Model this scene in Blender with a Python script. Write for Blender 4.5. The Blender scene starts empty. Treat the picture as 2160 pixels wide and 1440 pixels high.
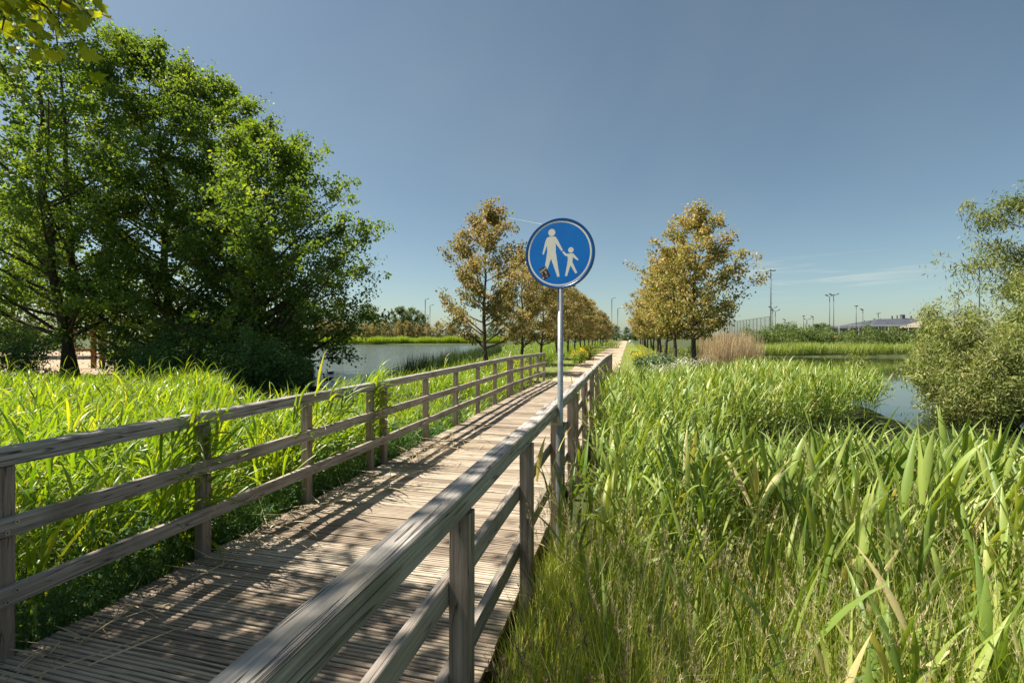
import bpy, math, random
import numpy as np
from math import radians as R, sin, cos, pi

scene = bpy.context.scene
COL = scene.collection
random.seed(7)

# ------------------------------------------------------------------ frame of the place
F, CX, HY = 980.0, 1080.0, 712.0          # focal length in photo pixels, principal column, horizon row
EYE = 1.68                                 # eye above the bridge deck (z = 0)
TH = math.atan(246.0 / F)
S, C = sin(TH), cos(TH)
WATER = -0.52


def ab(a, b, z=0.0):
    """bridge frame (a along, b to the left) -> world"""
    return (a * S - b * C, a * C + b * S, z)


def img(px, Y):
    return (px - CX) * Y / F


def imz(py, Y):
    return EYE + (HY - py) * Y / F


# ------------------------------------------------------------------ geometry collector
RIBBONS = {'reeds', 'leaning_reeds', 'weeds', 'bank_plants', 'sedge', 'verge_grass', 'far_reeds', 'pond_reeds', 'dry_reeds', 'reed_bed', 'grass',
           'young_reeds', 'seed_grass', 'fescue', 'meadow', 'litter', 'contrail', 'stems', 'pole'}


class Geo:
    def __init__(s):
        s.v, s.f, s.t, s.m, s.n = [], [], [], [], 0

    def add(s, v, faces, tint=0.5, mat=0):
        v = np.asarray(v, dtype=np.float64).reshape(-1, 3)
        if len(v) == 0:
            return
        if not isinstance(faces, list):
            faces = [faces]
        s.v.append(v)
        t = np.asarray(tint, dtype=np.float32)
        s.t.append(np.broadcast_to(t, (len(v),)) if t.ndim == 0 else t.reshape(-1))
        for fa in faces:
            fa = np.asarray(fa, dtype=np.int64)
            s.f.append(fa + s.n)
            s.m.append(np.full(len(fa), mat, dtype=np.int32))
        s.n += len(v)

    def build(s, name, mats, parent=None, smooth=False):
        me = bpy.data.meshes.new(name)
        v = np.concatenate(s.v).astype(np.float32)
        me.vertices.add(len(v))
        me.vertices.foreach_set('co', v.ravel())
        li = np.concatenate([f.ravel() for f in s.f]).astype(np.int32)
        cnt = np.concatenate([np.full(len(f), f.shape[1], dtype=np.int32) for f in s.f])
        st = np.concatenate([[0], np.cumsum(cnt)[:-1]]).astype(np.int32)
        me.loops.add(len(li))
        me.loops.foreach_set('vertex_index', li)
        me.polygons.add(len(cnt))
        me.polygons.foreach_set('loop_start', st)
        me.polygons.foreach_set('material_index', np.concatenate(s.m))
        smooth = smooth or name in RIBBONS
        me.polygons.foreach_set('use_smooth', np.full(len(cnt), bool(smooth), dtype=bool))
        at = me.attributes.new('tint', 'FLOAT', 'POINT')
        at.data.foreach_set('value', np.concatenate(s.t).astype(np.float32))
        for m in (mats if isinstance(mats, (list, tuple)) else [mats]):
            me.materials.append(m)
        me.update(calc_edges=True)
        me.validate()
        o = bpy.data.objects.new(name, me)
        COL.objects.link(o)
        if parent is not None:
            o.parent = parent
        return o


def tag(o, label=None, cat=None, group=None, kind=None):
    if label:
        o['label'] = label
    if cat:
        o['category'] = cat
    if group:
        o['group'] = group
    if kind:
        o['kind'] = kind
    return o


def empty(name, loc=(0, 0, 0), rz=0.0, parent=None):
    o = bpy.data.objects.new(name, None)
    COL.objects.link(o)
    o.location = loc
    o.rotation_euler = (0, 0, rz)
    o.empty_display_size = 0.2
    if parent is not None:
        o.parent = parent
    return o


def copy_tree(o, parent=None):
    c = o.copy()
    COL.objects.link(c)
    c.parent = parent
    for ch in list(o.children):
        copy_tree(ch, c)
    return c


def box(g, c, d, tint=0.5, mat=0, bev=0.0):
    """axis aligned box, optionally with chamfered long edges"""
    x, y, z = c
    a, b, h = d[0] / 2, d[1] / 2, d[2] / 2
    if bev <= 0:
        v = [(x + i * a, y + j * b, z + k * h) for k in (-1, 1) for j in (-1, 1) for i in (-1, 1)]
        f = [[0, 2, 3, 1], [4, 5, 7, 6], [0, 1, 5, 4], [2, 6, 7, 3], [0, 4, 6, 2], [1, 3, 7, 5]]
        g.add(v, np.array(f), tint, mat)
        return
    # chamfered along the longest axis: octagon section
    ax = int(np.argmax(d))
    hs = [a, b, h]
    o = [i for i in range(3) if i != ax]
    p, q = hs[o[0]], hs[o[1]]
    sec = [(p - bev, -q), (p, -q + bev), (p, q - bev), (p - bev, q), (-p + bev, q), (-p, q - bev), (-p, -q + bev), (-p + bev, -q)]
    v = []
    for e in (-1, 1):
        for (i, j) in sec:
            w = [0, 0, 0]
            w[o[0]], w[o[1]], w[ax] = i, j, e * hs[ax]
            v.append((x + w[0], y + w[1], z + w[2]))
    side = [[i, (i + 1) % 8, 8 + (i + 1) % 8, 8 + i] for i in range(8)]
    g.add(v, [np.array(side), np.array([[7, 6, 5, 4, 3, 2, 1, 0], [8, 9, 10, 11, 12, 13, 14, 15]])], tint, mat)


def tube(g, pts, rad, sides=6, tint=0.5, mat=0, cap=False):
    pts = np.asarray(pts, dtype=np.float64)
    n = len(pts)
    rad = np.broadcast_to(np.asarray(rad, dtype=np.float64), (n,))
    d = np.gradient(pts, axis=0)
    d /= np.linalg.norm(d, axis=1)[:, None] + 1e-9
    up = np.array([0.0, 0.0, 1.0]) if abs(d[:, 2]).mean() < 0.9 else np.array([1.0, 0.0, 0.0])
    u = np.cross(d, up)
    u /= np.linalg.norm(u, axis=1)[:, None] + 1e-9
    w = np.cross(d, u)
    an = np.arange(sides) * 2 * pi / sides
    ring = pts[:, None, :] + rad[:, None, None] * (np.cos(an)[None, :, None] * u[:, None, :] + np.sin(an)[None, :, None] * w[:, None, :])
    i = np.arange(n - 1)[:, None] * sides
    j = np.arange(sides)[None, :]
    k = (j + 1) % sides
    q = np.stack([i + j, i + k, i + sides + k, i + sides + j], -1).reshape(-1, 4)
    fs = [q]
    if cap:
        fs.append(np.array([list(range(sides))[::-1], [(n - 1) * sides + t for t in range(sides)]]))
    g.add(ring.reshape(-1, 3), fs, tint, mat)


def lathe(g, prof, loc=(0, 0, 0), sides=16, mat=0, tint=0.5):
    pr = np.asarray(prof, dtype=np.float64)
    an = np.arange(sides) * 2 * pi / sides
    v = np.stack([pr[:, 0][:, None] * np.cos(an), pr[:, 0][:, None] * np.sin(an), np.repeat(pr[:, 1][:, None], sides, 1)], -1)
    n = len(pr)
    i = np.arange(n - 1)[:, None] * sides
    j = np.arange(sides)[None, :]
    k = (j + 1) % sides
    q = np.stack([i + j, i + k, i + sides + k, i + sides + j], -1).reshape(-1, 4)
    g.add(v.reshape(-1, 3) + np.array(loc), q, tint, mat)


def prism(g, poly, y0, y1, mat=0, tint=0.5):
    """polygon in local xz extruded from y0 (back) to y1 (front, smaller y)"""
    n = len(poly)
    v = [(x, y0, z) for x, z in poly] + [(x, y1, z) for x, z in poly]
    side = [[i, (i + 1) % n, n + (i + 1) % n, n + i] for i in range(n)]
    g.add(v, [np.array(side), np.array([list(range(n))[::-1]]), np.array([list(range(n, 2 * n))])], tint, mat)


def disc_poly(cx, cz, rx, rz=None, n=40):
    rz = rz or rx
    return [(cx + rx * cos(2 * pi * i / n), cz + rz * sin(2 * pi * i / n)) for i in range(n)]


def ribbons(g, P, az, tilt, bend, L, W, segs, prof, tint, across=2, bpow=1.4, twist=0.0, fold=0.25, mat=0):
    P = np.asarray(P, dtype=np.float64)
    N = len(P)
    if N == 0:
        return
    az, tilt, bend, L, W, tint, twist = [np.broadcast_to(np.asarray(q, dtype=np.float64), (N,)) for q in (az, tilt, bend, L, W, tint, twist)]
    ts = np.linspace(0, 1, segs + 1)
    phi = tilt[:, None] + bend[:, None] * ts[None, :] ** bpow
    d = np.stack([np.sin(phi) * np.cos(az)[:, None], np.sin(phi) * np.sin(az)[:, None], np.cos(phi)], -1)
    mid = 0.5 * (d[:, 1:] + d[:, :-1]) * (L / segs)[:, None, None]
    pos = np.concatenate([np.zeros((N, 1, 3)), np.cumsum(mid, 1)], 1) + P[:, None, :]
    wd = np.stack([-np.sin(az), np.cos(az), np.zeros(N)], -1)[:, None, :] * np.ones((1, segs + 1, 1))
    nn = np.cross(d, wd)
    tw = (twist[:, None] * ts[None, :])[..., None]
    w2 = wd * np.cos(tw) + nn * np.sin(tw)
    n2 = np.cross(d, w2)
    pw = np.array([prof(t) for t in ts])
    hw = (W[:, None] * pw[None, :] * 0.5)[..., None]
    if across == 2:
        V = np.stack([pos - w2 * hw, pos + w2 * hw], 2)
    else:
        V = np.stack([pos - w2 * hw, pos + n2 * hw * 2 * fold, pos + w2 * hw], 2)
    A = across
    base = (np.arange(N) * (segs + 1) * A)[:, None, None]
    i = (np.arange(segs) * A)[None, :, None]
    j = np.arange(A - 1)[None, None, :]
    q = np.stack([base + i + j, base + i + j + 1, base + i + A + j + 1, base + i + A + j], -1).reshape(-1, 4)
    g.add(V.reshape(-1, 3), q, np.repeat(tint, (segs + 1) * A), mat)


def P_leaf(t):
    return max(0.03, (0.4 + 1.33 * t) if t < 0.45 else 1.0 - max(0.0, (t - 0.45) / 0.55) ** 1.15) if t > 0 else 0.35


def P_blade(t):
    return max(0.04, 1.0 - t ** 1.7)


def P_stem(t):
    return 1.0 - 0.7 * t


def leaf_quads(g, P, size, rng, aspect=0.7, up=0.4, droop=0.35, tint=None, mat=0, spread=0.35):
    """one folded diamond leaf at every point"""
    N = len(P)
    if N == 0:
        return
    d = rng.normal(size=(N, 3))
    d[:, 2] -= droop
    d /= np.linalg.norm(d, axis=1)[:, None]
    nr = rng.normal(size=(N, 3))
    nr[:, 2] += up * 2
    w = np.cross(d, nr)
    w /= np.linalg.norm(w, axis=1)[:, None] + 1e-9
    n = np.cross(w, d)
    s = size * rng.uniform(1 - spread, 1 + spread, N)
    L, W = s[:, None], (s * aspect)[:, None]
    V = np.stack([P, P + d * L * 0.42 + w * W * 0.5 + n * W * 0.14, P + d * L, P + d * L * 0.42 - w * W * 0.5 + n * W * 0.14], 1)
    q = (np.arange(N) * 4)[:, None] + np.array([0, 1, 2, 3])[None, :]
    t = rng.uniform(0, 1, N) if tint is None else tint
    g.add(V.reshape(-1, 3), q, np.repeat(t, 4), mat)


# ------------------------------------------------------------------ materials
def newmat(name):
    m = bpy.data.materials.new(name)
    m.use_nodes = True
    nt = m.node_tree
    nt.nodes.clear()
    return m, nt, nt.nodes, nt.links


def ramp(nodes, stops):
    r = nodes.new('ShaderNodeValToRGB')
    e = r.color_ramp.elements
    while len(e) < len(stops):
        e.new(0.5)
    for k, (p, c) in enumerate(stops):
        e[k].position = p
        e[k].color = (c[0], c[1], c[2], 1)
    return r


def mat_leaf(name, stops, trans=0.4, tcol=(1.25, 1.25, 0.45), rough=0.5, spec=0.35, var=0.25):
    m, nt, N, L = newmat(name)
    at = N.new('ShaderNodeAttribute')
    at.attribute_name = 'tint'
    r = ramp(N, stops)
    L.new(at.outputs['Fac'], r.inputs[0])
    oi = N.new('ShaderNodeObjectInfo')
    hv = N.new('ShaderNodeHueSaturation')
    mp = N.new('ShaderNodeMapRange')
    mp.inputs['To Min'].default_value = 1 - var
    mp.inputs['To Max'].default_value = 1 + var
    L.new(oi.outputs['Random'], mp.inputs['Value'])
    L.new(mp.outputs[0], hv.inputs['Value'])
    L.new(r.outputs[0], hv.inputs['Color'])
    p = N.new('ShaderNodeBsdfPrincipled')
    p.inputs['Roughness'].default_value = rough
    p.inputs['Specular IOR Level'].default_value = spec
    L.new(hv.outputs[0], p.inputs['Base Color'])
    tr = N.new('ShaderNodeBsdfTranslucent')
    mx = N.new('ShaderNodeMix')
    mx.data_type = 'RGBA'
    mx.blend_type = 'MULTIPLY'
    mx.inputs[0].default_value = 1.0
    L.new(hv.outputs[0], mx.inputs[6])
    mx.inputs[7].default_value = (tcol[0], tcol[1], tcol[2], 1)
    L.new(mx.outputs[2], tr.inputs['Color'])
    ms = N.new('ShaderNodeMixShader')
    ms.inputs[0].default_value = trans
    L.new(p.outputs[0], ms.inputs[1])
    L.new(tr.outputs[0], ms.inputs[2])
    out = N.new('ShaderNodeOutputMaterial')
    L.new(ms.outputs[0], out.inputs[0])
    return m


def mat_noise(name, stops, scale=(1, 1, 1), nscale=5.0, detail=6.0, rough=0.8, spec=0.3, bump=0.0, bdist=0.02, metal=0.0, tint=0.0, dist=0.0, rand=False, coord='Object', spots=None, nrough=0.6):
    m, nt, N, L = newmat(name)
    tc = N.new('ShaderNodeTexCoord')
    mp = N.new('ShaderNodeMapping')
    mp.inputs['Scale'].default_value = scale
    L.new(tc.outputs[coord], mp.inputs[0])
    if rand:
        oi = N.new('ShaderNodeObjectInfo')
        mu = N.new('ShaderNodeMath')
        mu.operation = 'MULTIPLY'
        mu.inputs[1].default_value = 57.0
        L.new(oi.outputs['Random'], mu.inputs[0])
        L.new(mu.outputs[0], mp.inputs['Location'])
    n = N.new('ShaderNodeTexNoise')
    n.inputs['Scale'].default_value = nscale
    n.inputs['Detail'].default_value = detail
    n.inputs['Roughness'].default_value = nrough
    n.inputs['Distortion'].default_value = dist
    L.new(mp.outputs[0], n.inputs['Vector'])
    fac = n.outputs['Fac']
    if tint > 0:
        at = N.new('ShaderNodeAttribute')
        at.attribute_name = 'tint'
        sb = N.new('ShaderNodeMath')
        sb.operation = 'SUBTRACT'
        sb.inputs[1].default_value = 0.5
        L.new(at.outputs['Fac'], sb.inputs[0])
        ma = N.new('ShaderNodeMath')
        ma.operation = 'MULTIPLY_ADD'
        ma.inputs[1].default_value = tint
        L.new(sb.outputs[0], ma.inputs[0])
        L.new(fac, ma.inputs[2])
        fac = ma.outputs[0]
    r = ramp(N, stops)
    L.new(fac, r.inputs[0])
    col = r.outputs[0]
    if spots:
        n2 = N.new('ShaderNodeTexNoise')
        n2.inputs['Scale'].default_value = spots[0]
        n2.inputs['Detail'].default_value = 5
        L.new(tc.outputs[coord], n2.inputs['Vector'])
        r2 = ramp(N, [(spots[1], (0, 0, 0)), (spots[2], (1, 1, 1))])
        L.new(n2.outputs['Fac'], r2.inputs[0])
        mx = N.new('ShaderNodeMix')
        mx.data_type = 'RGBA'
        L.new(r2.outputs[0], mx.inputs[0])
        L.new(col, mx.inputs[6])
        mx.inputs[7].default_value = (*spots[3], 1)
        col = mx.outputs[2]
    p = N.new('ShaderNodeBsdfPrincipled')
    p.inputs['Roughness'].default_value = rough
    p.inputs['Specular IOR Level'].default_value = spec
    p.inputs['Metallic'].default_value = metal
    L.new(col, p.inputs['Base Color'])
    if bump > 0:
        bp = N.new('ShaderNodeBump')
        bp.inputs['Strength'].default_value = bump
        bp.inputs['Distance'].default_value = bdist
        L.new(n.outputs['Fac'], bp.inputs['Height'])
        L.new(bp.outputs[0], p.inputs['Normal'])
    out = N.new('ShaderNodeOutputMaterial')
    L.new(p.outputs[0], out.inputs[0])
    return m


def mat_wood(name, scale, stops, crack=(0.06, 0.05, 0.045), bump=0.5, rand=False, tint=0.0, algae=None):
    """weathered timber: long grain, dark drying cracks, patches"""
    m, nt, N, L = newmat(name)
    tc = N.new('ShaderNodeTexCoord')
    mp = N.new('ShaderNodeMapping')
    mp.inputs['Scale'].default_value = scale
    L.new(tc.outputs['Object'], mp.inputs[0])
    if rand:
        oi = N.new('ShaderNodeObjectInfo')
        mu = N.new('ShaderNodeMath')
        mu.operation = 'MULTIPLY'
        mu.inputs[1].default_value = 57.0
        L.new(oi.outputs['Random'], mu.inputs[0])
        L.new(mu.outputs[0], mp.inputs['Location'])
    n = N.new('ShaderNodeTexNoise')
    n.inputs['Scale'].default_value = 1.0
    n.inputs['Detail'].default_value = 8
    n.inputs['Roughness'].default_value = 0.7
    n.inputs['Distortion'].default_value = 0.4
    L.new(mp.outputs[0], n.inputs['Vector'])
    fac = n.outputs['Fac']
    if tint > 0:
        at = N.new('ShaderNodeAttribute')
        at.attribute_name = 'tint'
        sb = N.new('ShaderNodeMath')
        sb.operation = 'SUBTRACT'
        sb.inputs[1].default_value = 0.5
        L.new(at.outputs['Fac'], sb.inputs[0])
        ma = N.new('ShaderNodeMath')
        ma.operation = 'MULTIPLY_ADD'
        ma.inputs[1].default_value = tint
        L.new(sb.outputs[0], ma.inputs[0])
        L.new(fac, ma.inputs[2])
        fac = ma.outputs[0]
    r = ramp(N, stops)
    L.new(fac, r.inputs[0])
    # cracks
    mp2 = N.new('ShaderNodeMapping')
    mp2.inputs['Scale'].default_value = tuple(q * 1.7 for q in scale)
    L.new(mp.outputs[0], mp2.inputs[0])
    n2 = N.new('ShaderNodeTexNoise')
    n2.inputs['Scale'].default_value = 0.55
    n2.inputs['Detail'].default_value = 3
    n2.inputs['Distortion'].default_value = 0.6
    L.new(mp.outputs[0], n2.inputs['Vector'])
    sb2 = N.new('ShaderNodeMath')
    sb2.operation = 'SUBTRACT'
    sb2.inputs[1].default_value = 0.5
    L.new(n2.outputs['Fac'], sb2.inputs[0])
    ab2 = N.new('ShaderNodeMath')
    ab2.operation = 'ABSOLUTE'
    L.new(sb2.outputs[0], ab2.inputs[0])
    r2 = ramp(N, [(0.0, (1, 1, 1)), (0.018, (0, 0, 0))])
    L.new(ab2.outputs[0], r2.inputs[0])
    mx = N.new('ShaderNodeMix')
    mx.data_type = 'RGBA'
    L.new(r2.outputs[0], mx.inputs[0])
    L.new(r.outputs[0], mx.inputs[6])
    mx.inputs[7].default_value = (*crack, 1)
    col = mx.outputs[2]
    if algae:
        n3 = N.new('ShaderNodeTexNoise')
        n3.inputs['Scale'].default_value = 2.2
        n3.inputs['Detail'].default_value = 6
        L.new(tc.outputs['Object'], n3.inputs['Vector'])
        r3 = ramp(N, [(0.52, (0, 0, 0)), (0.72, (0.7, 0.7, 0.7))])
        L.new(n3.outputs['Fac'], r3.inputs[0])
        m3 = N.new('ShaderNodeMix')
        m3.data_type = 'RGBA'
        L.new(r3.outputs[0], m3.inputs[0])
        L.new(col, m3.inputs[6])
        m3.inputs[7].default_value = (*algae, 1)
        col = m3.outputs[2]
    p = N.new('ShaderNodeBsdfPrincipled')
    p.inputs['Roughness'].default_value = 0.75
    p.inputs['Specular IOR Level'].default_value = 0.25
    L.new(col, p.inputs['Base Color'])
    hs = N.new('ShaderNodeMath')
    hs.operation = 'SUBTRACT'
    L.new(n.outputs['Fac'], hs.inputs[0])
    L.new(r2.outputs[0], hs.inputs[1])
    bp = N.new('ShaderNodeBump')
    bp.inputs['Strength'].default_value = bump
    bp.inputs['Distance'].default_value = 0.006
    L.new(hs.outputs[0], bp.inputs['Height'])
    L.new(bp.outputs[0], p.inputs['Normal'])
    out = N.new('ShaderNodeOutputMaterial')
    L.new(p.outputs[0], out.inputs[0])
    return m


def mat_plain(name, col, rough=0.5, metal=0.0, spec=0.5):
    m, nt, N, L = newmat(name)
    p = N.new('ShaderNodeBsdfPrincipled')
    p.inputs['Base Color'].default_value = (*col, 1)
    p.inputs['Roughness'].default_value = rough
    p.inputs['Metallic'].default_value = metal
    p.inputs['Specular IOR Level'].default_value = spec
    out = N.new('ShaderNodeOutputMaterial')
    L.new(p.outputs[0], out.inputs[0])
    return m


def mat_water(name, col, scale, bump, rough=0.04, dist=0.06):
    m, nt, N, L = newmat(name)
    tc = N.new('ShaderNodeTexCoord')
    mp = N.new('ShaderNodeMapping')
    mp.inputs['Scale'].default_value = scale
    mp.inputs['Rotation'].default_value = (0, 0, 0.25)
    L.new(tc.outputs['Object'], mp.inputs[0])
    n = N.new('ShaderNodeTexNoise')
    n.inputs['Scale'].default_value = 1.0
    n.inputs['Detail'].default_value = 5
    L.new(mp.outputs[0], n.inputs['Vector'])
    n2 = N.new('ShaderNodeTexNoise')
    n2.inputs['Scale'].default_value = 0.12
    n2.inputs['Detail'].default_value = 3
    L.new(mp.outputs[0], n2.inputs['Vector'])
    mu = N.new('ShaderNodeMath')
    mu.operation = 'MULTIPLY'
    L.new(n.outputs['Fac'], mu.inputs[0])
    L.new(n2.outputs['Fac'], mu.inputs[1])
    p = N.new('ShaderNodeBsdfPrincipled')
    p.inputs['Base Color'].default_value = (*col, 1)
    p.inputs['Roughness'].default_value = rough
    p.inputs['IOR'].default_value = 1.33
    bp = N.new('ShaderNodeBump')
    bp.inputs['Strength'].default_value = bump
    bp.inputs['Distance'].default_value = dist
    L.new(mu.outputs[0], bp.inputs['Height'])
    L.new(bp.outputs[0], p.inputs['Normal'])
    out = N.new('ShaderNodeOutputMaterial')
    L.new(p.outputs[0], out.inputs[0])
    return m


M = {}
M['ground'] = mat_noise('ground', [(0.3, (0.025, 0.032, 0.012)), (0.55, (0.05, 0.065, 0.018)), (0.75, (0.09, 0.1, 0.035))], nscale=1.3, detail=10, rough=0.95, bump=0.6, bdist=0.1)
M['verge'] = mat_noise('verge', [(0.3, (0.07, 0.09, 0.02)), (0.6, (0.14, 0.17, 0.04)), (0.8, (0.24, 0.24, 0.08))], nscale=2.5, detail=10, rough=0.95, bump=0.6, bdist=0.05)
M['path'] = mat_noise('path', [(0.25, (0.25, 0.18, 0.11)), (0.5, (0.38, 0.29, 0.2)), (0.75, (0.47, 0.37, 0.27))], nscale=3.0, detail=12, rough=0.95, bump=0.4, bdist=0.03, spots=(0.8, 0.5, 0.72, (0.2, 0.15, 0.09)))
M['sand'] = mat_noise('sand', [(0.3, (0.24, 0.17, 0.11)), (0.6, (0.36, 0.27, 0.18))], nscale=0.8, detail=10, rough=0.95, bump=0.5, bdist=0.1)
M['lake'] = mat_water('lake', (0.06, 0.07, 0.065), (0.9, 2.6, 1), 0.9, 0.12, 0.22)
M['pond'] = mat_water('pond', (0.02, 0.03, 0.012), (0.5, 1.6, 1), 0.10, 0.03)

grey_stops = [(0.2, (0.13, 0.112, 0.098)), (0.5, (0.35, 0.318, 0.282)), (0.75, (0.55, 0.515, 0.47))]
brown_stops = [(0.2, (0.115, 0.08, 0.058)), (0.5, (0.27, 0.21, 0.165)), (0.75, (0.43, 0.355, 0.29))]
M['rail'] = mat_wood('rail_timber', (60, 1.6, 60), grey_stops, algae=(0.12, 0.11, 0.075), bump=0.9)
M['midrail'] = mat_wood('midrail_timber', (50, 1.6, 50), [(0.2, (0.15, 0.118, 0.095)), (0.5, (0.335, 0.288, 0.242)), (0.75, (0.5, 0.445, 0.385))], algae=(0.1, 0.085, 0.045))
M['post'] = mat_wood('post_timber', (45, 45, 2.0), brown_stops, rand=True, algae=(0.10, 0.105, 0.065))
M['deck'] = mat_wood('deck_timber', (1.2, 60, 40), [(0.2, (0.165, 0.125, 0.09)), (0.5, (0.37, 0.302, 0.225)), (0.8, (0.52, 0.445, 0.345))], bump=0.5, tint=0.42, crack=(0.09, 0.06, 0.045))
M['groove'] = mat_noise('groove_dirt', [(0.3, (0.06, 0.042, 0.03)), (0.7, (0.19, 0.14, 0.1))], nscale=7, detail=8, rough=0.95)
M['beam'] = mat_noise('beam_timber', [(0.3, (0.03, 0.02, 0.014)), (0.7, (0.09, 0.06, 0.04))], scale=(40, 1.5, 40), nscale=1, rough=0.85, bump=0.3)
M['screw'] = mat_plain('screw_steel', (0.5, 0.47, 0.42), 0.4, 0.8)
M['galv'] = mat_noise('galvanised', [(0.3, (0.30, 0.31, 0.31)), (0.7, (0.45, 0.46, 0.46))], nscale=30, detail=6, rough=0.42, metal=0.75, spots=(7.0, 0.55, 0.75, (0.2, 0.2, 0.19)))
M['galv_old'] = mat_noise('galvanised_old', [(0.3, (0.12, 0.13, 0.125)), (0.7, (0.26, 0.275, 0.27))], scale=(20, 20, 3), nscale=2, detail=8, rough=0.55, metal=0.5, spots=(9.0, 0.55, 0.75, (0.12, 0.13, 0.09)))
M['blue'] = mat_noise('sign_blue', [(0.3, (0.001, 0.165, 0.6)), (0.7, (0.001, 0.195, 0.68))], nscale=6, detail=8, rough=0.5, spec=0.3)
M['rim'] = mat_noise('sign_rim', [(0.3, (0.0, 0.05, 0.2)), (0.7, (0.005, 0.07, 0.27))], nscale=8, rough=0.3, spec=0.6)
M['white'] = mat_noise('sign_white', [(0.3, (0.82, 0.77, 0.68)), (0.7, (0.9, 0.85, 0.76))], nscale=9, detail=8, rough=0.7, spec=0.2)
M['sticker'] = mat_noise('sticker_dark', [(0.42, (0.02, 0.015, 0.025)), (0.55, (0.09, 0.05, 0.045)), (0.66, (0.4, 0.31, 0.26))], nscale=45, detail=2, rough=0.5)
M['sticker_ink'] = mat_plain('sticker_ink', (0.62, 0.58, 0.42), 0.5)
M['strap'] = mat_plain('strap', (0.42, 0.36, 0.17), 0.6)
M['bark'] = mat_noise('bark', [(0.3, (0.035, 0.027, 0.018)), (0.6, (0.1, 0.08, 0.055)), (0.8, (0.16, 0.135, 0.1))], scale=(8, 8, 1.5), nscale=2, detail=8, rough=0.95, bump=0.8, bdist=0.03, rand=True)
M['bark_grey'] = mat_noise('bark_grey', [(0.3, (0.06, 0.05, 0.035)), (0.6, (0.15, 0.125, 0.09)), (0.8, (0.24, 0.21, 0.16))], scale=(8, 8, 1.5), nscale=2, detail=8, rough=0.95, bump=0.8, bdist=0.03, rand=True)

M['poplar'] = mat_leaf('poplar_leaf', [(0.0, (0.07, 0.13, 0.045)), (0.5, (0.12, 0.2, 0.055)), (0.85, (0.19, 0.275, 0.07)), (1.0, (0.29, 0.345, 0.09))], 0.5, (1.6, 1.45, 0.3), rough=0.55, spec=0.25, var=0.08)
M['bush'] = mat_leaf('bush_leaf', [(0.0, (0.0432, 0.108, 0.0432)), (0.6, (0.0864, 0.1836, 0.0605)), (1.0, (0.1728, 0.2592, 0.0648))], 0.3, rough=0.55, spec=0.25, var=0.15)
M['bronze'] = mat_leaf('bronze_maple_leaf', [(0.0, (0.1503, 0.1815, 0.061)), (0.35, (0.2629, 0.2572, 0.096)), (0.6, (0.3756, 0.3025, 0.1482)), (0.85, (0.5109, 0.3553, 0.2091)), (1.0, (0.7514, 0.5899, 0.4008))], 0.4, (1.25, 1.1, 0.5), rough=0.55, spec=0.25, var=0.12)
M['gold'] = mat_leaf('golden_maple_leaf', [(0.0, (0.1661, 0.1984, 0.0563)), (0.35, (0.2768, 0.2764, 0.0805)), (0.6, (0.4153, 0.3401, 0.1368)), (0.85, (0.5537, 0.411, 0.2092)), (1.0, (0.7474, 0.6094, 0.3863))], 0.4, (1.25, 1.1, 0.45), rough=0.55, spec=0.25, var=0.12)
M['willow'] = mat_leaf('willow_leaf', [(0.0, (0.1035, 0.1399, 0.0405)), (0.5, (0.2071, 0.2465, 0.0676)), (0.85, (0.3106, 0.333, 0.1149)), (1.0, (0.4659, 0.3995, 0.1892))], 0.35, (1.2, 1.2, 0.5), rough=0.55, spec=0.25, var=0.08)
M['maple'] = mat_leaf('young_maple_leaf', [(0.0, (0.15, 0.21, 0.018)), (0.7, (0.3, 0.33, 0.025)), (0.93, (0.42, 0.36, 0.03)), (1.0, (0.38, 0.2, 0.05))], 0.5, (1.6, 1.5, 0.25), rough=0.45, spec=0.3, var=0.0)
M['green_far'] = mat_leaf('far_green_leaf', [(0.0, (0.06, 0.102, 0.036)), (0.6, (0.108, 0.156, 0.06)), (1.0, (0.18, 0.21, 0.09))], 0.3, var=0.15)
M['hedge'] = mat_leaf('hedge_leaf', [(0.0, (0.049, 0.091, 0.0252)), (0.5, (0.105, 0.161, 0.0392)), (1.0, (0.238, 0.266, 0.07))], 0.32, var=0.15)
M['reed'] = mat_leaf('reed_leaf', [(0.0, (0.1075, 0.1834, 0.0316)), (0.4, (0.1934, 0.2752, 0.0518)), (0.75, (0.3079, 0.3739, 0.0863)), (0.93, (0.4297, 0.4584, 0.1437)), (1.0, (0.6015, 0.5079, 0.2443))], 0.34, (1.4, 1.35, 0.4), rough=0.45, spec=0.42, var=0.0)
M['reed_lit'] = mat_leaf('bright_reed_leaf', [(0.0, (0.078, 0.169, 0.0195)), (0.4, (0.156, 0.26, 0.026)), (0.8, (0.26, 0.338, 0.039)), (1.0, (0.403, 0.416, 0.078))], 0.48, (1.6, 1.5, 0.25), rough=0.38, spec=0.6, var=0.0)
M['grass'] = mat_leaf('grass_blade', [(0.0, (0.1381, 0.2194, 0.0325)), (0.5, (0.2925, 0.3656, 0.0585)), (0.8, (0.4713, 0.5038, 0.1137)), (1.0, (0.7312, 0.65, 0.3087))], 0.42, (1.35, 1.3, 0.4), rough=0.5, spec=0.3, var=0.0)
M['seed'] = mat_leaf('seed_head', [(0.0, (0.27, 0.21, 0.12)), (0.5, (0.42, 0.36, 0.2)), (1.0, (0.55, 0.5, 0.3))], 0.3, (1.1, 1.05, 0.8), rough=0.7, spec=0.1, var=0.0)
M['fescue'] = mat_leaf('purple_seed_head', [(0.0, (0.12, 0.07, 0.07)), (0.5, (0.22, 0.13, 0.12)), (1.0, (0.32, 0.22, 0.18))], 0.3, (1.1, 1.05, 0.9), rough=0.7, spec=0.1, var=0.0)
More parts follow.
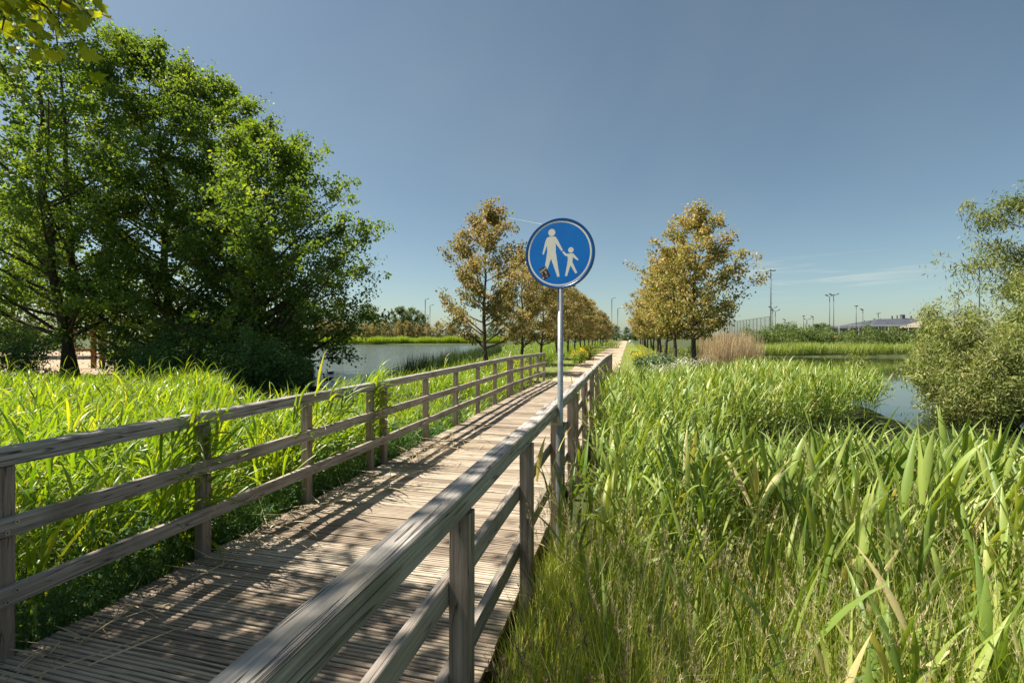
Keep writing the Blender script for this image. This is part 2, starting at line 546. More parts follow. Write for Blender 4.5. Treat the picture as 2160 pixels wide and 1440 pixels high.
M['dry'] = mat_leaf('dry_reed', [(0.0, (0.36, 0.27, 0.15)), (0.5, (0.5, 0.4, 0.25)), (1.0, (0.62, 0.53, 0.36))], 0.25, (1.1, 1.0, 0.8), rough=0.7, spec=0.1, var=0.0)
M['sedge'] = mat_leaf('sedge_blade', [(0.0, (0.03, 0.06, 0.025)), (0.6, (0.055, 0.095, 0.03)), (1.0, (0.1, 0.13, 0.04))], 0.3, var=0.0)
M['yellow'] = mat_leaf('yellow_petal', [(0.0, (0.65, 0.5, 0.01)), (1.0, (0.85, 0.68, 0.02))], 0.3, (1.1, 1.05, 0.5), spec=0.1, var=0.0)
M['whiteflower'] = mat_leaf('white_petal', [(0.0, (0.55, 0.55, 0.42)), (1.0, (0.8, 0.8, 0.68))], 0.3, (1, 1, 0.9), spec=0.1, var=0.0)
M['comfrey'] = mat_leaf('comfrey_leaf', [(0.0, (0.05, 0.1, 0.04)), (0.6, (0.1, 0.16, 0.065)), (1.0, (0.22, 0.27, 0.13))], 0.25, spec=0.5, rough=0.4, var=0.0)
M['pole'] = mat_plain('lamp_pole_steel', (0.09, 0.1, 0.1), 0.7, 0.1)
M['pole_dark'] = mat_plain('mast_steel', (0.07, 0.08, 0.085), 0.5, 0.4)
M['lamp'] = mat_plain('lamp_housing', (0.16, 0.15, 0.15), 0.5, 0.3)
M['net'] = mat_plain('net_wire', (0.2, 0.22, 0.22), 0.7, 0.3)
M['roof'] = mat_noise('grey_roof', [(0.3, (0.05, 0.056, 0.072)), (0.7, (0.07, 0.077, 0.095))], nscale=0.6, rough=0.85, spec=0.05)
M['cream'] = mat_noise('cream_roof', [(0.3, (0.18, 0.155, 0.115)), (0.7, (0.22, 0.19, 0.14))], nscale=0.6, rough=0.7)
M['brick'] = mat_noise('orange_wall', [(0.3, (0.42, 0.13, 0.05)), (0.7, (0.52, 0.19, 0.08))], nscale=3, rough=0.85)
M['glass'] = mat_plain('dark_glass', (0.04, 0.055, 0.06), 0.1)
M['frame'] = mat_plain('white_frame', (0.7, 0.68, 0.63), 0.5)
M['timber'] = mat_noise('orange_timber', [(0.3, (0.16, 0.075, 0.03)), (0.7, (0.3, 0.155, 0.06))], scale=(12, 12, 2), nscale=1, rough=0.8)
M['black'] = mat_plain('black_rubber', (0.015, 0.015, 0.015), 0.5)
M['postwhite'] = mat_plain('white_post_paint', (0.75, 0.72, 0.64), 0.5)
M['duck_brown'] = mat_noise('duck_brown', [(0.35, (0.05, 0.035, 0.025)), (0.65, (0.17, 0.12, 0.085))], nscale=25, rough=0.7)
M['duck_dark'] = mat_plain('duck_dark', (0.015, 0.02, 0.018), 0.4)
M['duck_pale'] = mat_noise('duck_pale', [(0.35, (0.3, 0.26, 0.21)), (0.65, (0.5, 0.45, 0.38))], nscale=20, rough=0.7)
M['bill'] = mat_plain('duck_bill', (0.45, 0.3, 0.04), 0.4)


# ------------------------------------------------------------------ terrain
def poly_sd(x, y, poly):
    """signed distance, positive inside"""
    x = np.asarray(x, dtype=np.float64)
    y = np.asarray(y, dtype=np.float64)
    d = np.full(x.shape, 1e9)
    ins = np.zeros(x.shape, dtype=bool)
    n = len(poly)
    for i in range(n):
        x0, y0 = poly[i]
        x1, y1 = poly[(i + 1) % n]
        ex, ey = x1 - x0, y1 - y0
        t = np.clip(((x - x0) * ex + (y - y0) * ey) / (ex * ex + ey * ey), 0, 1)
        d = np.minimum(d, np.hypot(x - x0 - t * ex, y - y0 - t * ey))
        cr = ((y0 > y) != (y1 > y)) & (x < (x1 - x0) * (y - y0) / (y1 - y0 + 1e-12) + x0)
        ins ^= cr
    return np.where(ins, d, -d)


LAKE_L = [ab(8, 8)[:2], ab(14, 9.5)[:2], ab(30, 11)[:2], ab(60, 17)[:2], ab(100, 30)[:2], ab(143, 49)[:2], (-66, 153), (-32, 72), (-9.6, 19.5), (-8.4, 15.0)]
LAKE_R = [(7.0, 6.9), (9.2, 10.3), (9.9, 13), (10.4, 22), (17, 30), (19, 38), (24, 50), (29, 53.5), (55, 53), (90, 50), (90, 25), (40, 16), (22, 8), (12, 6.2)]
CHAN = [ab(6.3, -10)[:2], ab(12.0, -11)[:2], ab(12.0, 9)[:2], ab(6.8, 9)[:2]]


def to_ab(x, y):
    return x * S + y * C, -x * C + y * S


def smooth(t):
    t = np.clip(t, 0, 1)
    return t * t * (3 - 2 * t)


def ground(x, y):
    x = np.asarray(x, dtype=np.float64)
    y = np.asarray(y, dtype=np.float64)
    a, b = to_ab(x, y)
    z = -0.2 + 0.05 * np.sin(x * 0.7 + 1) * np.sin(y * 0.6) + 0.03 * np.sin(x * 1.9) * np.sin(y * 2.3 + 2)
    cor = smooth((a - 16) / 2.5) * smooth((b + 5.5) / 2.5) * smooth((8.5 - b) / 2.5) * smooth((260 - a) / 30)
    z = z * (1 - cor) + cor * (-0.06)
    for P, e in ((LAKE_L, 1.6), (LAKE_R, 1.4), (CHAN, 1.5)):
        k = smooth((poly_sd(x, y, P) + 0.5) / e)
        z = z * (1 - k) + k * (-1.2)
    return z


def axis(n, near, far):
    t = np.linspace(-1, 1, n)
    return np.sign(t) * (np.abs(t) * near + np.abs(t) ** 5 * (far - near))


gx = axis(320, 45, 3000)
gy = axis(320, 60, 3000) + 12
X, Yg = np.meshgrid(gx, gy)
Z = ground(X, Yg)
n = len(gx)
i, j = np.meshgrid(np.arange(n - 1), np.arange(n - 1), indexing='ij')
q = np.stack([i * n + j, i * n + j + 1, (i + 1) * n + j + 1, (i + 1) * n + j], -1).reshape(-1, 4)
g = Geo()
g.add(np.stack([X, Yg, Z], -1).reshape(-1, 3), q)
tag(g.build('ground', M['ground'], smooth=True), kind='structure')

# water sheets, parted under the bridge
g = Geo()
x0, y0, _ = ab(4, 1.9)
x1, y1, _ = ab(16, 1.9)
g.add([(-170, 2, WATER), (x0, y0, WATER), (x1, y1, WATER), (40, 175, WATER), (-170, 175, WATER)], np.array([[0, 1, 2, 3, 4]]))
tag(g.build('lake_water', M['lake']), kind='structure')
g = Geo()
g.add([(x0 + 0.01, y0, WATER), (100, 0, WATER), (100, 62, WATER), (x1 + 3, 62, WATER), (x1 + 0.01, y1, WATER)], np.array([[0, 1, 2, 3, 4]]))
tag(g.build('pond_water', M['pond']), kind='structure')

# path (earth track) and mown verge
rng = np.random.default_rng(3)


def strip(name, m, a0, a1, fb0, fb1, z, step=0.5):
    g = Geo()
    aa = np.arange(a0, a1, step)
    rows = []
    for a in aa:
        for t in np.linspace(0, 1, 7):
            b = fb0(a) * (1 - t) + fb1(a) * t
            x, y, _ = ab(a, b)
            rows.append((x, y, z + 0.012 * sin(a * 1.7 + b * 2)))
    k = len(aa)
    i, j = np.meshgrid(np.arange(k - 1), np.arange(6), indexing='ij')
    q = np.stack([i * 7 + j, i * 7 + j + 1, (i + 1) * 7 + j + 1, (i + 1) * 7 + j], -1).reshape(-1, 4)
    g.add(rows, q)
    return tag(g.build(name, m, smooth=True), kind='structure')


strip('verge', M['verge'], 17.9, 250, lambda a: -1.4 + 0.2 * sin(a * .5), lambda a: 5.0 + 0.2 * sin(a * .4), -0.035)
strip('path', M['path'], 17.95, 250, lambda a: 0.55 + 0.07 * sin(a * 1.3) + 0.04 * sin(a * 4.1), lambda a: 3.05 + 0.09 * sin(a * 0.9 + 1) + 0.05 * sin(a * 3.7), -0.01)
g = Geo()
sp = [(-60, 23), (-15.6, 20.5), (-14.0, 24), (-17, 34), (-30, 52), (-90, 70)]
g.add([(x, y, float(ground(x, y)) * 0 - 0.09) for x, y in sp], np.array([list(range(6))]))
tag(g.build('sand', M['sand']), kind='structure')

# ------------------------------------------------------------------ footbridge
bridge = empty('footbridge', (0, 0, 0), -TH)
tag(bridge, 'long weathered timber footbridge with slatted deck and three-rail railings over the reeds', 'footbridge')
# local frame: y = along (a), x = -b


def dz(a):
    if a < 5.45:
        return 0.0
    if a < 12.5:
        return 0.05 * (a - 5.45) / 7.05
    return 0.05 - 0.055 * (a - 12.5) / 5.4


DX0, DX1 = -3.17, -0.71
rng = np.random.default_rng(11)
gd = Geo()
a = -1.2
prof_n = 5
while a < 17.95:
    w = 0.138
    xs0, xs1 = DX0 - rng.uniform(0.0, 0.018), DX1 + rng.uniform(0.0, 0.012)
    zt = dz(a) + rng.uniform(-0.004, 0.004)
    tl = rng.uniform(-0.003, 0.003)
    tn = rng.uniform(0, 1)
    # grooved anti-slip profile across the board
    pr = [(0.0, -0.03), (0.0, -0.004), (0.004, 0.0)]
    rid = w / prof_n
    for k in range(prof_n - 1):
        c0 = rid * (k + 1) + rng.uniform(-0.002, 0.002)
        gw, gdp = rng.uniform(0.003, 0.0062), rng.uniform(0.004, 0.0095)
        pr += [(c0 - gw - 0.002, 0.0), (c0 - gw, -gdp), (c0 + gw, -gdp), (c0 + gw + 0.002, 0.0)]
    pr += [(w - 0.004, 0.0), (w, -0.004), (w, -0.03)]
    pr = np.array(pr)
    nx = 7
    xs = np.linspace(xs0, xs1, nx)
    wob = rng.normal(0, 0.0012, nx)
    V = np.zeros((nx, len(pr), 3))
    V[:, :, 0] = xs[:, None]
    V[:, :, 1] = a + pr[None, :, 0]
    V[:, :, 2] = zt + pr[None, :, 1] + (tl * np.linspace(-1, 1, nx) + wob)[:, None]
    k = len(pr)
    i, j = np.meshgrid(np.arange(nx - 1), np.arange(k - 1), indexing='ij')
    q = np.stack([i * k + j, (i + 1) * k + j, (i + 1) * k + j + 1, i * k + j + 1], -1)
    dk_ = (pr[:-1, 1] < -0.001) & (pr[1:, 1] < -0.001) | (np.abs(pr[1:, 1] - pr[:-1, 1]) > 0.0095)
    dk_[0] = dk_[-1] = False
    gd.add(V.reshape(-1, 3), q[:, dk_].reshape(-1, 4), tn, 2)
    q = q[:, ~dk_].reshape(-1, 4)
    ends = np.array([list(range(k)), list(range((nx - 1) * k, nx * k))[::-1]])
    gd.add(V.reshape(-1, 3), [q, ends], tn, 0)
    for xx in (DX0 + 0.16, -1.94, DX1 - 0.16):
        for da in (0.03, 0.105):
            lathe(gd, [(0.0001, 0.0025), (0.006, 0.0025), (0.007, 0.0)], (xx + rng.uniform(-.01, .01), a + da, zt + 0.0005), 8, 1)
    a += w + rng.uniform(0.009, 0.017)
gd.build('deck', [M['deck'], M['screw'], M['groove']], bridge)
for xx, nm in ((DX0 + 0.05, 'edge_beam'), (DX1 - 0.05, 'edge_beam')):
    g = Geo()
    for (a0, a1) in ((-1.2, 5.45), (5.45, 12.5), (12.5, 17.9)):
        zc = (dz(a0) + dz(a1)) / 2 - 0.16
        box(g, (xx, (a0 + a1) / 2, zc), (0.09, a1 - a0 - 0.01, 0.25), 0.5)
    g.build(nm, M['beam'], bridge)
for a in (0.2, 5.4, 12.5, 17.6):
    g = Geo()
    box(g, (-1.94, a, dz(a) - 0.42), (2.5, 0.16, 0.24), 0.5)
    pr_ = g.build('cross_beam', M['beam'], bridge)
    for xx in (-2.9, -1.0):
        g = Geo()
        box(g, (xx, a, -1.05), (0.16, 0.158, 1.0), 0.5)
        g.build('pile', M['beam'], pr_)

posts = [-1.92 + 1.2 * k for k in range(1, 7)] + [5.62 + 1.345 * k for k in range(6)] + [12.70 + 1.29 * k for k in range(5)]
post_mesh = None
for side in (0, 1):
    rl = empty('railing', parent=bridge)
    tag(rl, 'railing on the lake side with reeds hanging over it' if side == 0 else 'railing on the pond side with the sign pole strapped to it')
    sgn = -1 if side == 0 else 1
    xin = -3.17 if side == 0 else -0.675            # deck-side face of the posts
    xpc = xin + sgn * 0.04
    xtc = xin + sgn * 0.03
    xmc = xin - sgn * 0.021
    for (a0, a1) in ((-1.2, 5.49), (5.51, 12.57), (12.59, 17.96)):
        for nm, zc, hh, ww, xc, mt in (('handrail', 1.055, 0.096, 0.094, xtc, 'rail'), ('middle_rail', 0.69, 0.1, 0.04, xmc, 'midrail'), ('lower_rail', 0.33, 0.1, 0.04, xmc, 'midrail')):
            g = Geo()
            ns = 14
            bev = 0.007 if nm == 'handrail' else 0.004
            p_, q_ = ww / 2, hh / 2
            sec = np.array([(p_ - bev, -q_), (p_, -q_ + bev), (p_, q_ - bev), (p_ - bev, q_), (-p_ + bev, q_), (-p_, q_ - bev), (-p_, -q_ + bev), (-p_ + bev, -q_)])
            aa = np.linspace(a0, a1, ns)
            V = np.zeros((ns, 8, 3))
            wx = rng.normal(0, 0.0018, ns)
            wz = rng.normal(0, 0.0022, ns)
            V[:, :, 0] = xc + sec[None, :, 0] + wx[:, None]
            V[:, :, 1] = aa[:, None]
            V[:, :, 2] = zc + sec[None, :, 1] + wz[:, None] + np.array([dz(t) for t in aa])[:, None]
            i, j = np.meshgrid(np.arange(ns - 1), np.arange(8), indexing='ij')
            q = np.stack([i * 8 + j, i * 8 + (j + 1) % 8, (i + 1) * 8 + (j + 1) % 8, (i + 1) * 8 + j], -1).reshape(-1, 4)
            g.add(V.reshape(-1, 3), [q, np.array([list(range(8))[::-1], list(range((ns - 1) * 8, ns * 8))])], 0.5, 0)
            if nm != 'handrail':
                for pa in posts:
                    if a0 <= pa + 0.04 <= a1:
                        for da, zz in ((0.02, -0.022), (0.06, 0.022)):
                            an = np.arange(10) * 2 * pi / 10
                            xf = xc - sgn * (0.0235)
                            v = [(xf - sgn * 0.002, pa + da + 0.0105 * cos(t), zc + zz + dz(pa) + 0.0105 * sin(t)) for t in an]
                            v2 = [(xf - sgn * 0.0022, pa + da + 0.0055 * cos(t), zc + zz + dz(pa) + 0.0055 * sin(t)) for t in an]
                            g.add(v, np.array([list(range(10))]), 0.5, 1)
                            g.add(v2, np.array([list(range(10))]), 0.5, 2)
            g.build(nm, [M[mt], M['screw'], M['black']], rl)
    for pa in posts:
        if post_mesh is None:
            g = Geo()
            box(g, (0, 0.04, 0.2), (0.08, 0.08, 1.6), 0.5, 0, bev=0.004)
            post = g.build('post', M['post'], rl)
            post_mesh = post
        else:
            post = post_mesh.copy()
            COL.objects.link(post)
            post.parent = rl
        post.location = (xpc, pa, dz(pa))
        post.rotation_euler = (random.uniform(-.006, .006), random.uniform(-.006, .006), random.choice((0, 0, pi)) * 0)

# ------------------------------------------------------------------ sign
SY = 4.0
SX = img(1182, SY)
sign = empty('pedestrian_sign', (SX, SY, -0.25), -TH - 0.09)
tag(sign, 'round blue sign of a white adult holding a child\'s hand, on a grey pole', 'sign')
zo = 0.25
g = Geo()
lathe(g, [(0.0245, 0.9), (0.0245, 2.72), (0.0, 2.721)], (0, 0, zo - 0.25), 20)
g.build('pole', M['galv'], sign, smooth=True)
g = Geo()
lathe(g, [(0.039, -0.6), (0.039, 0.86), (0.036, 0.885), (0.027, 0.925), (0.0246, 0.93)], (0, 0, zo - 0.0), 20)
g.build('pole_sleeve', M['galv_old'], sign, smooth=True)
# strap round the railing post
g = Geo()
zc = imz(893, SY) + 0.25
box(g, (-0.085, -0.031, zc), (0.17, 0.006, 0.022))
box(g, (-0.17, 0.02, zc), (0.006, 0.105, 0.022))
lathe(g, [(0.0265, -0.012), (0.0285, -0.012), (0.0285, 0.012), (0.0265, 0.012)], (0, 0, zc), 18)
g.build('strap', M['strap'], sign)
g = Geo()
box(g, (0.034, 0.0, zc), (0.02, 0.03, 0.03))
tube(g, [(0.03, 0, zc + 0.005), (0.055, 0, zc + 0.005)], 0.006, 6, cap=True)
g.build('clamp_bolt', M['galv_old'], sign)
scz = imz(534, SY - 0.05) + 0.25
plate = None
g = Geo()
ns = 64
# plate: shallow dish with a rolled rim, front faces -y
prf = [(0.0, -0.045), (0.284, -0.045), (0.287, -0.047), (0.298, -0.047), (0.302, -0.043), (0.302, -0.012), (0.297, -0.008), (0.29, -0.012), (0.29, -0.035), (0.0, -0.035)]
an = np.arange(ns) * 2 * pi / ns
V = np.array([[(r_ * cos(t), y_, scz + r_ * sin(t)) for t in an] for r_, y_ in prf])
k = len(prf)
i, j = np.meshgrid(np.arange(k - 1), np.arange(ns), indexing='ij')
q = np.stack([i * ns + j, (i + 1) * ns + j, (i + 1) * ns + (j + 1) % ns, i * ns + (j + 1) % ns], -1).reshape(-1, 4)
mi = np.repeat([0, 1, 1, 1, 1, 2, 2, 2, 2], ns)
g.v.append(V.reshape(-1, 3)); g.t.append(np.full(k * ns, 0.5, dtype=np.float32)); g.f.append(q); g.m.append(mi.astype(np.int32)); g.n = k * ns
plate = g.build('sign_plate', [M['blue'], M['rim'], M['galv_old']], sign)


def sg(p):
    return ((p[0] - 650) / 517 * 0.302, scz + (672 - p[1]) / 535 * 0.302)


g = Geo()
ro, ri = 0.281, 0.264
vo = [(ro * cos(t), -0.0465 - 0.0000, scz + ro * sin(t)) for t in an]
vi = [(ri * cos(t), -0.04507, scz + ri * sin(t)) for t in an]
# the white ring lies on the face just inside the rim
ro2 = 0.2775
vo = [(ro2 * cos(t), -0.04507, scz + ro2 * sin(t)) for t in an]
jj = np.arange(ns)
g.add(vo + vi, np.stack([jj, ns + jj, ns + (jj + 1) % ns, (jj + 1) % ns], -1))
g.build('border_ring', M['white'], plate)
adult = [(500, 412), (468, 425), (447, 462), (396, 669), (418, 678), (467, 540), (472, 630), (455, 745), (408, 1020), (438, 1022), (528, 745), (623, 1025), (656, 1022), (600, 650), (598, 520), (684, 640), (706, 626), (622, 455), (602, 422), (580, 412)]
child = [(790, 684), (757, 686), (714, 640), (695, 655), (740, 715), (776, 724), (779, 770), (768, 850), (736, 1017), (766, 1020), (818, 862), (889, 988), (916, 975), (845, 810), (852, 742), (922, 795), (937, 780), (862, 690), (842, 683)]
for nm, poly, hd in (('adult_pictogram', adult, (540, 350, 54)), ('child_pictogram', child, (824, 632, 41))):
    g = Geo()
    prism(g, [sg(p) for p in poly][::-1], -0.04495, -0.04507)
    hx, hz = sg(hd[:2])
    prism(g, disc_poly(hx, hz, hd[2] / 526 * 0.302), -0.04495, -0.04507)
    g.build(nm, M['white'], plate)
g = Geo()
stk = [(335, 905), (448, 853), (522, 1005), (418, 1068)]
prism(g, [sg(p) for p in stk][::-1], -0.0450, -0.0452)
# hand drawn pale strokes (illegible in the photo)
for sx_, sy_, ex_, ey_, w_ in ((352, 920, 372, 958, 9), (372, 905, 392, 945, 8), (392, 940, 405, 900, 8), (405, 905, 425, 930, 8), (422, 925, 432, 880, 8), (438, 872, 455, 905, 9), (385, 955, 400, 985, 8)):
    dx, dy = ex_ - sx_, ey_ - sy_
    ln = math.hypot(dx, dy)
    nx_, ny_ = -dy / ln * w_ / 2, dx / ln * w_ / 2
    prism(g, [sg(p) for p in ((sx_ + nx_, sy_ + ny_), (ex_ + nx_, ey_ + ny_), (ex_ - nx_, ey_ - ny_), (sx_ - nx_, sy_ - ny_))], -0.0452, -0.04528, 1)
for cx_, cy_, r_ in ((445, 945, 11), (455, 965, 9), (412, 1035, 12), (468, 1000, 7)):
    x_, z_ = sg((cx_, cy_))
    prism(g, disc_poly(x_, z_, r_ / 526 * 0.302, None, 10), -0.0452, -0.04528, 1)
tag(g.build('sticker', [M['sticker'], M['sticker_ink']], plate), 'small dark tilted sticker with pale scrawl stuck over the adult figure\'s foot')
for zz in (0.1, -0.1):
    g = Geo()
    box(g, (0, -0.006, scz + zz), (0.3, 0.02, 0.03))
    lathe(g, [(0.026, -0.015), (0.03, -0.015), (0.03, 0.015), (0.026, 0.015)], (0, 0.0, scz + zz), 16)
    g.build('bracket', M['galv_old'], sign)


# ------------------------------------------------------------------ trees
def bez(p0, p1, p2, n):
    t = np.linspace(0, 1, n)[:, None]
    return (1 - t) ** 2 * p0 + 2 * t * (1 - t) * p1 + t ** 2 * p2


def tree_geo(rng, H, base_h, prof, n_limb, rise, trunk_r, n_leaf, leaf, clump, aspect=0.7, lean=(0, 0), stems=1, bronze=False, droop=0.35, sub=(4, 7), subl=0.38, twigs=3, splay=0.0, trunk_to=0.9, flat=0.8, tpow=1.0):
    gt, gl = Geo(), Geo()
    cl = []
    for sidx in range(stems):
        sa = rng.uniform(0, 2 * pi) if stems > 1 else 0
        off = np.array([cos(sa), sin(sa), 0]) * (trunk_r * 1.0 if stems > 1 else 0)
        tz = np.linspace(0, trunk_to * H, 12)
        wob = np.cumsum(rng.normal(0, H * 0.006, (12, 2)), 0)
        spl = splay * (tz / H)
        tp = np.stack([lean[0] * (tz / H) ** 1.2 + wob[:, 0] + off[0] + cos(sa) * spl, lean[1] * (tz / H) ** 1.2 + wob[:, 1] + off[1] + sin(sa) * spl, tz], -1)
        tr = trunk_r * (1 - 0.93 * (tz / (H * trunk_to)) ** 0.9) * (0.8 if stems > 1 else 1)
        tr[0] *= 1.35
        tr = np.maximum(tr, 0.012)
        tp[0, 2] = -0.5
        tube(gt, tp, tr, 9)

        def tat(z):
            return np.array([np.interp(z, tz, tp[:, 0]), np.interp(z, tz, tp[:, 1]), z])
        a0 = rng.uniform(0, 6.28)
        nl = n_limb // stems
        for k in range(nl):
            u = ((k + rng.uniform(0.1, 0.9)) / nl) ** tpow
            z_e = base_h + u * (H - base_h)
            az = a0 + k * 2.399963 + rng.normal(0, 0.35)
            Rr = prof(u, az) * rng.uniform(0.62, 1.2)
            z_s = max(base_h * 0.55, z_e - Rr * rise * rng.uniform(0.7, 1.25))
            z_s = min(z_s, trunk_to * H * 0.97)
            p0 = tat(z_s)
            ctr = tat(min(z_e, trunk_to * H))
            e = np.array([ctr[0] + Rr * cos(az), ctr[1] + Rr * sin(az), z_e])
            mid = p0 * 0.5 + e * 0.5 + np.array([0, 0, -0.08 * Rr * (1 if rise > 0.2 else -1)]) + rng.normal(0, 0.06 * Rr + 0.02, 3)
            pts = bez(p0, mid, e, 7)
            r0 = float(np.interp(z_s, tz, tr)) * 0.5
            tube(gt, pts, np.linspace(max(r0, 0.015), 0.006, 7), 5)
            cl.append((e, 1.0))
            ns_ = rng.integers(sub[0], sub[1] + 1)
            for _ in range(ns_):
                t = rng.uniform(0.3, 1.0)
                b0 = bez(p0, mid, e, 21)[int(t * 20)]
                dv = rng.normal(size=3)
                ax = (e - p0) / (np.linalg.norm(e - p0) + 1e-6)
                dv = dv / np.linalg.norm(dv) * 0.75 + ax * 0.75
                dv[2] = dv[2] * flat + 0.12
                ln = subl * (0.35 * Rr + 0.28 * H * 0.12) * rng.uniform(0.7, 1.4) * 1.6
                e2 = b0 + dv * ln
                tube(gt, bez(b0, (b0 + e2) / 2 + rng.normal(0, 0.05, 3), e2, 4), np.linspace(0.014, 0.004, 4), 3)
                for f in np.linspace(0.35, 1.0, twigs):
                    cl.append((b0 + (e2 - b0) * f + rng.normal(0, clump * 0.4, 3), f))
        cl.append((tat(trunk_to * H) + np.array([0, 0, 0.02 * H]), 1.0))
    cen = np.array([c[0] for c in cl])
    wts = rng.gamma(2.2, 1.0, len(cl))
    cnt = rng.multinomial(n_leaf, wts / wts.sum())
    idx = np.repeat(np.arange(len(cl)), cnt)
    P = cen[idx] + np.clip(rng.normal(0, 1, (len(idx), 3)), -1.7, 1.7) * clump * rng.uniform(0.55, 1.25, len(cl))[idx][:, None] * np.array([1, 1, 0.8])
    P[:, 2] = np.maximum(P[:, 2], 0.05)
    ct = rng.uniform(0, 1, len(cl))
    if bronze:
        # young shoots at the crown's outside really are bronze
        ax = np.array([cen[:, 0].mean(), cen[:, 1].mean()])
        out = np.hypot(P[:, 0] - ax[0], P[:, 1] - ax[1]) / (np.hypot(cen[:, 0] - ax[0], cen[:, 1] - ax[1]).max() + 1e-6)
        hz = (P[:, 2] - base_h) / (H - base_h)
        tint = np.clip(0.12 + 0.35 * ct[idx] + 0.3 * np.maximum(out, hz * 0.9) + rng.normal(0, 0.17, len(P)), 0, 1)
    else:
        tint = np.clip(0.5 * ct[idx] + rng.uniform(0, 0.55, len(P)), 0, 1)
    leaf_quads(gl, P, leaf, rng, aspect, 0.5, droop, tint)
    return gt, gl


def make_tree(name, loc, rz, gt, gl, mb, ml, sc=1.0):
    r = empty(name, loc, rz)
    r.scale = (sc, sc, sc)
    gt.build('trunk', mb, r, smooth=True)
    gl.build('crown', ml, r)
    return r


def gz(x, y):
    return float(ground(np.array([x]), np.array([y]))[0])


# big poplars on the left bank
def prof_pop(wid, lo=0.75, pk=0.4):
    def f(u, az):
        return wid * (lo + (1 - lo) * math.sin(min(1.0, u / pk) * pi / 2)) * (1.0 if u < pk else max(0.12, math.cos((u - pk) / (1 - pk) * pi / 2) ** 0.7))
    return f


big = [
    # px, Y, H, base, width, lean, label, leaves
    (150, 21.0, 19.6, 3.4, 4.4, (-1.3, 0), 2, 'tall twin-trunked poplar nearest the left edge, its crown running out of the picture', 58000, 21),
    (375, 24.5, 17.2, 0.6, 4.9, (-1.6, 0), 1, 'tallest poplar of the lakeside clump, spiky crown top between its two neighbours', 58000, 22),
    (492, 26.0, 16.4, 1.0, 4.4, (-0.4, 0), 1, 'poplar filling the slope between the tallest and the rounded one', 42000, 26),
    (548, 22.5, 12.1, 0.5, 4.7, (0.5, 0), 1, 'lower rounded poplar at the water\'s edge with branches reaching right over the lake', 58000, 23),
]
for (px, Y, H, bh, wd, ln, st, lab, nl, sd) in big:
    rg = np.random.default_rng(sd)
    gt, gl = tree_geo(rg, H, bh, prof_pop(wd, 0.62 if sd == 23 else 0.75, 0.45), 84, 0.7, 0.26, nl, 0.14, 0.225, 0.8, lean=ln, stems=st, sub=(6, 9), twigs=4, splay=1.4 if st > 1 else 0, droop=0.6)
    x = img(px, Y)
    t = make_tree('poplar_tree', (x, Y, gz(x, Y)), 0, gt, gl, M['bark'], M['poplar'])
    tag(t, lab, 'tree', 'poplars on the left bank')


def bush_geo(rng, H, rad, n_leaf, leaf, clump, n_stem=14, aspect=0.7, droop=0.3, up=1.0):
    gt, gl = Geo(), Geo()
    cen = []
    for k in range(n_stem):
        az = k * 2.4 + rng.normal(0, 0.4)
        u = rng.uniform(0.15, 1.0) ** 0.6
        e = np.array([rad * u * cos(az), rad * u * sin(az), H * (rng.uniform(0.45, 1.0) if u < 0.6 else rng.uniform(0.25, 0.85) * math.sqrt(max(0.05, 1 - (u * 0.85) ** 2)) + 0.05)])
        p0 = np.array([0.12 * rad * cos(az), 0.12 * rad * sin(az), -0.2])
        mid = np.array([e[0] * 0.45, e[1] * 0.45, e[2] * 0.75])
        pts = bez(p0, mid, e, 9)
        tube(gt, pts, np.linspace(0.02 * H / 2 + 0.006, 0.005, 9), 5)
        for t in np.linspace(0.25, 1.0, 7):
            b = pts[int(t * 8)]
            for _ in range(3):
                c = b + rng.normal(0, 1, 3) * rad * 0.17
                if c[2] > 0.02:
                    cen.append(c)
                    tube(gt, [b, c], [0.006, 0.003], 3)
    cen = np.array(cen)
    w = rng.gamma(2.0, 1.0, len(cen))
    cnt = rng.multinomial(n_leaf, w / w.sum())
    idx = np.repeat(np.arange(len(cen)), cnt)
    P = cen[idx] + rng.normal(0, clump, (len(idx), 3))
    P[:, 2] = np.abs(P[:, 2])
    ct = rng.uniform(0, 1, len(cen))
    leaf_quads(gl, P, leaf, rng, aspect, 0.5, droop, np.clip(0.5 * ct[idx] + rng.uniform(0, 0.55, len(P)), 0, 1))
    return gt, gl


def make_bush(name, loc, rz, gt, gl, mb, ml, sc=(1, 1, 1)):
    r = empty(name, loc, rz)
    r.scale = sc
    gt.build('stems', mb, r, smooth=True)
    gl.build('foliage', ml, r)
    return r


# undergrowth at the foot of the poplars
und = [
    (5, 18.5, 2.6, 1.9, 'dark rounded bush at the left edge in front of the sandy ground'),
    (318, 20.0, 2.4, 1.9, 'dark leafy bush just right of the twin trunk'),
    (420, 19.5, 2.5, 2.1, 'dark bush under the tallest poplar'),
    (535, 18.5, 2.0, 1.7, 'paler green low bush near the waterline under the rounded poplar'),
    (588, 18.6, 1.8, 1.2, 'small dark bush dipping to the lake at the end of the bank'),
]
for k, (px, Y, h, r_, lab) in enumerate(und):
    gt, gl = bush_geo(np.random.default_rng(40 + k), h, r_, 9000, 0.085, 0.17)
    x = img(px, Y)
    tag(make_bush('bank_bush', (x, Y, gz(x, Y)), 0, gt, gl, M['bark'], M['bush']), lab, 'bush', 'bushes at the foot of the poplars')

gt, gl = tree_geo(np.random.default_rng(24), 15, 1.0, prof_pop(5.0), 60, 0.7, 0.22, 30000, 0.2, 0.33, 0.8, sub=(6, 9), twigs=3)
x = img(30, 42)
tag(make_tree('poplar_tree', (x, 42, gz(x, 42)), 0, gt, gl, M['bark'], M['poplar']), 'poplar standing farther back on the sand, behind the twin-trunked one at the left edge', 'tree', 'poplars on the left bank')

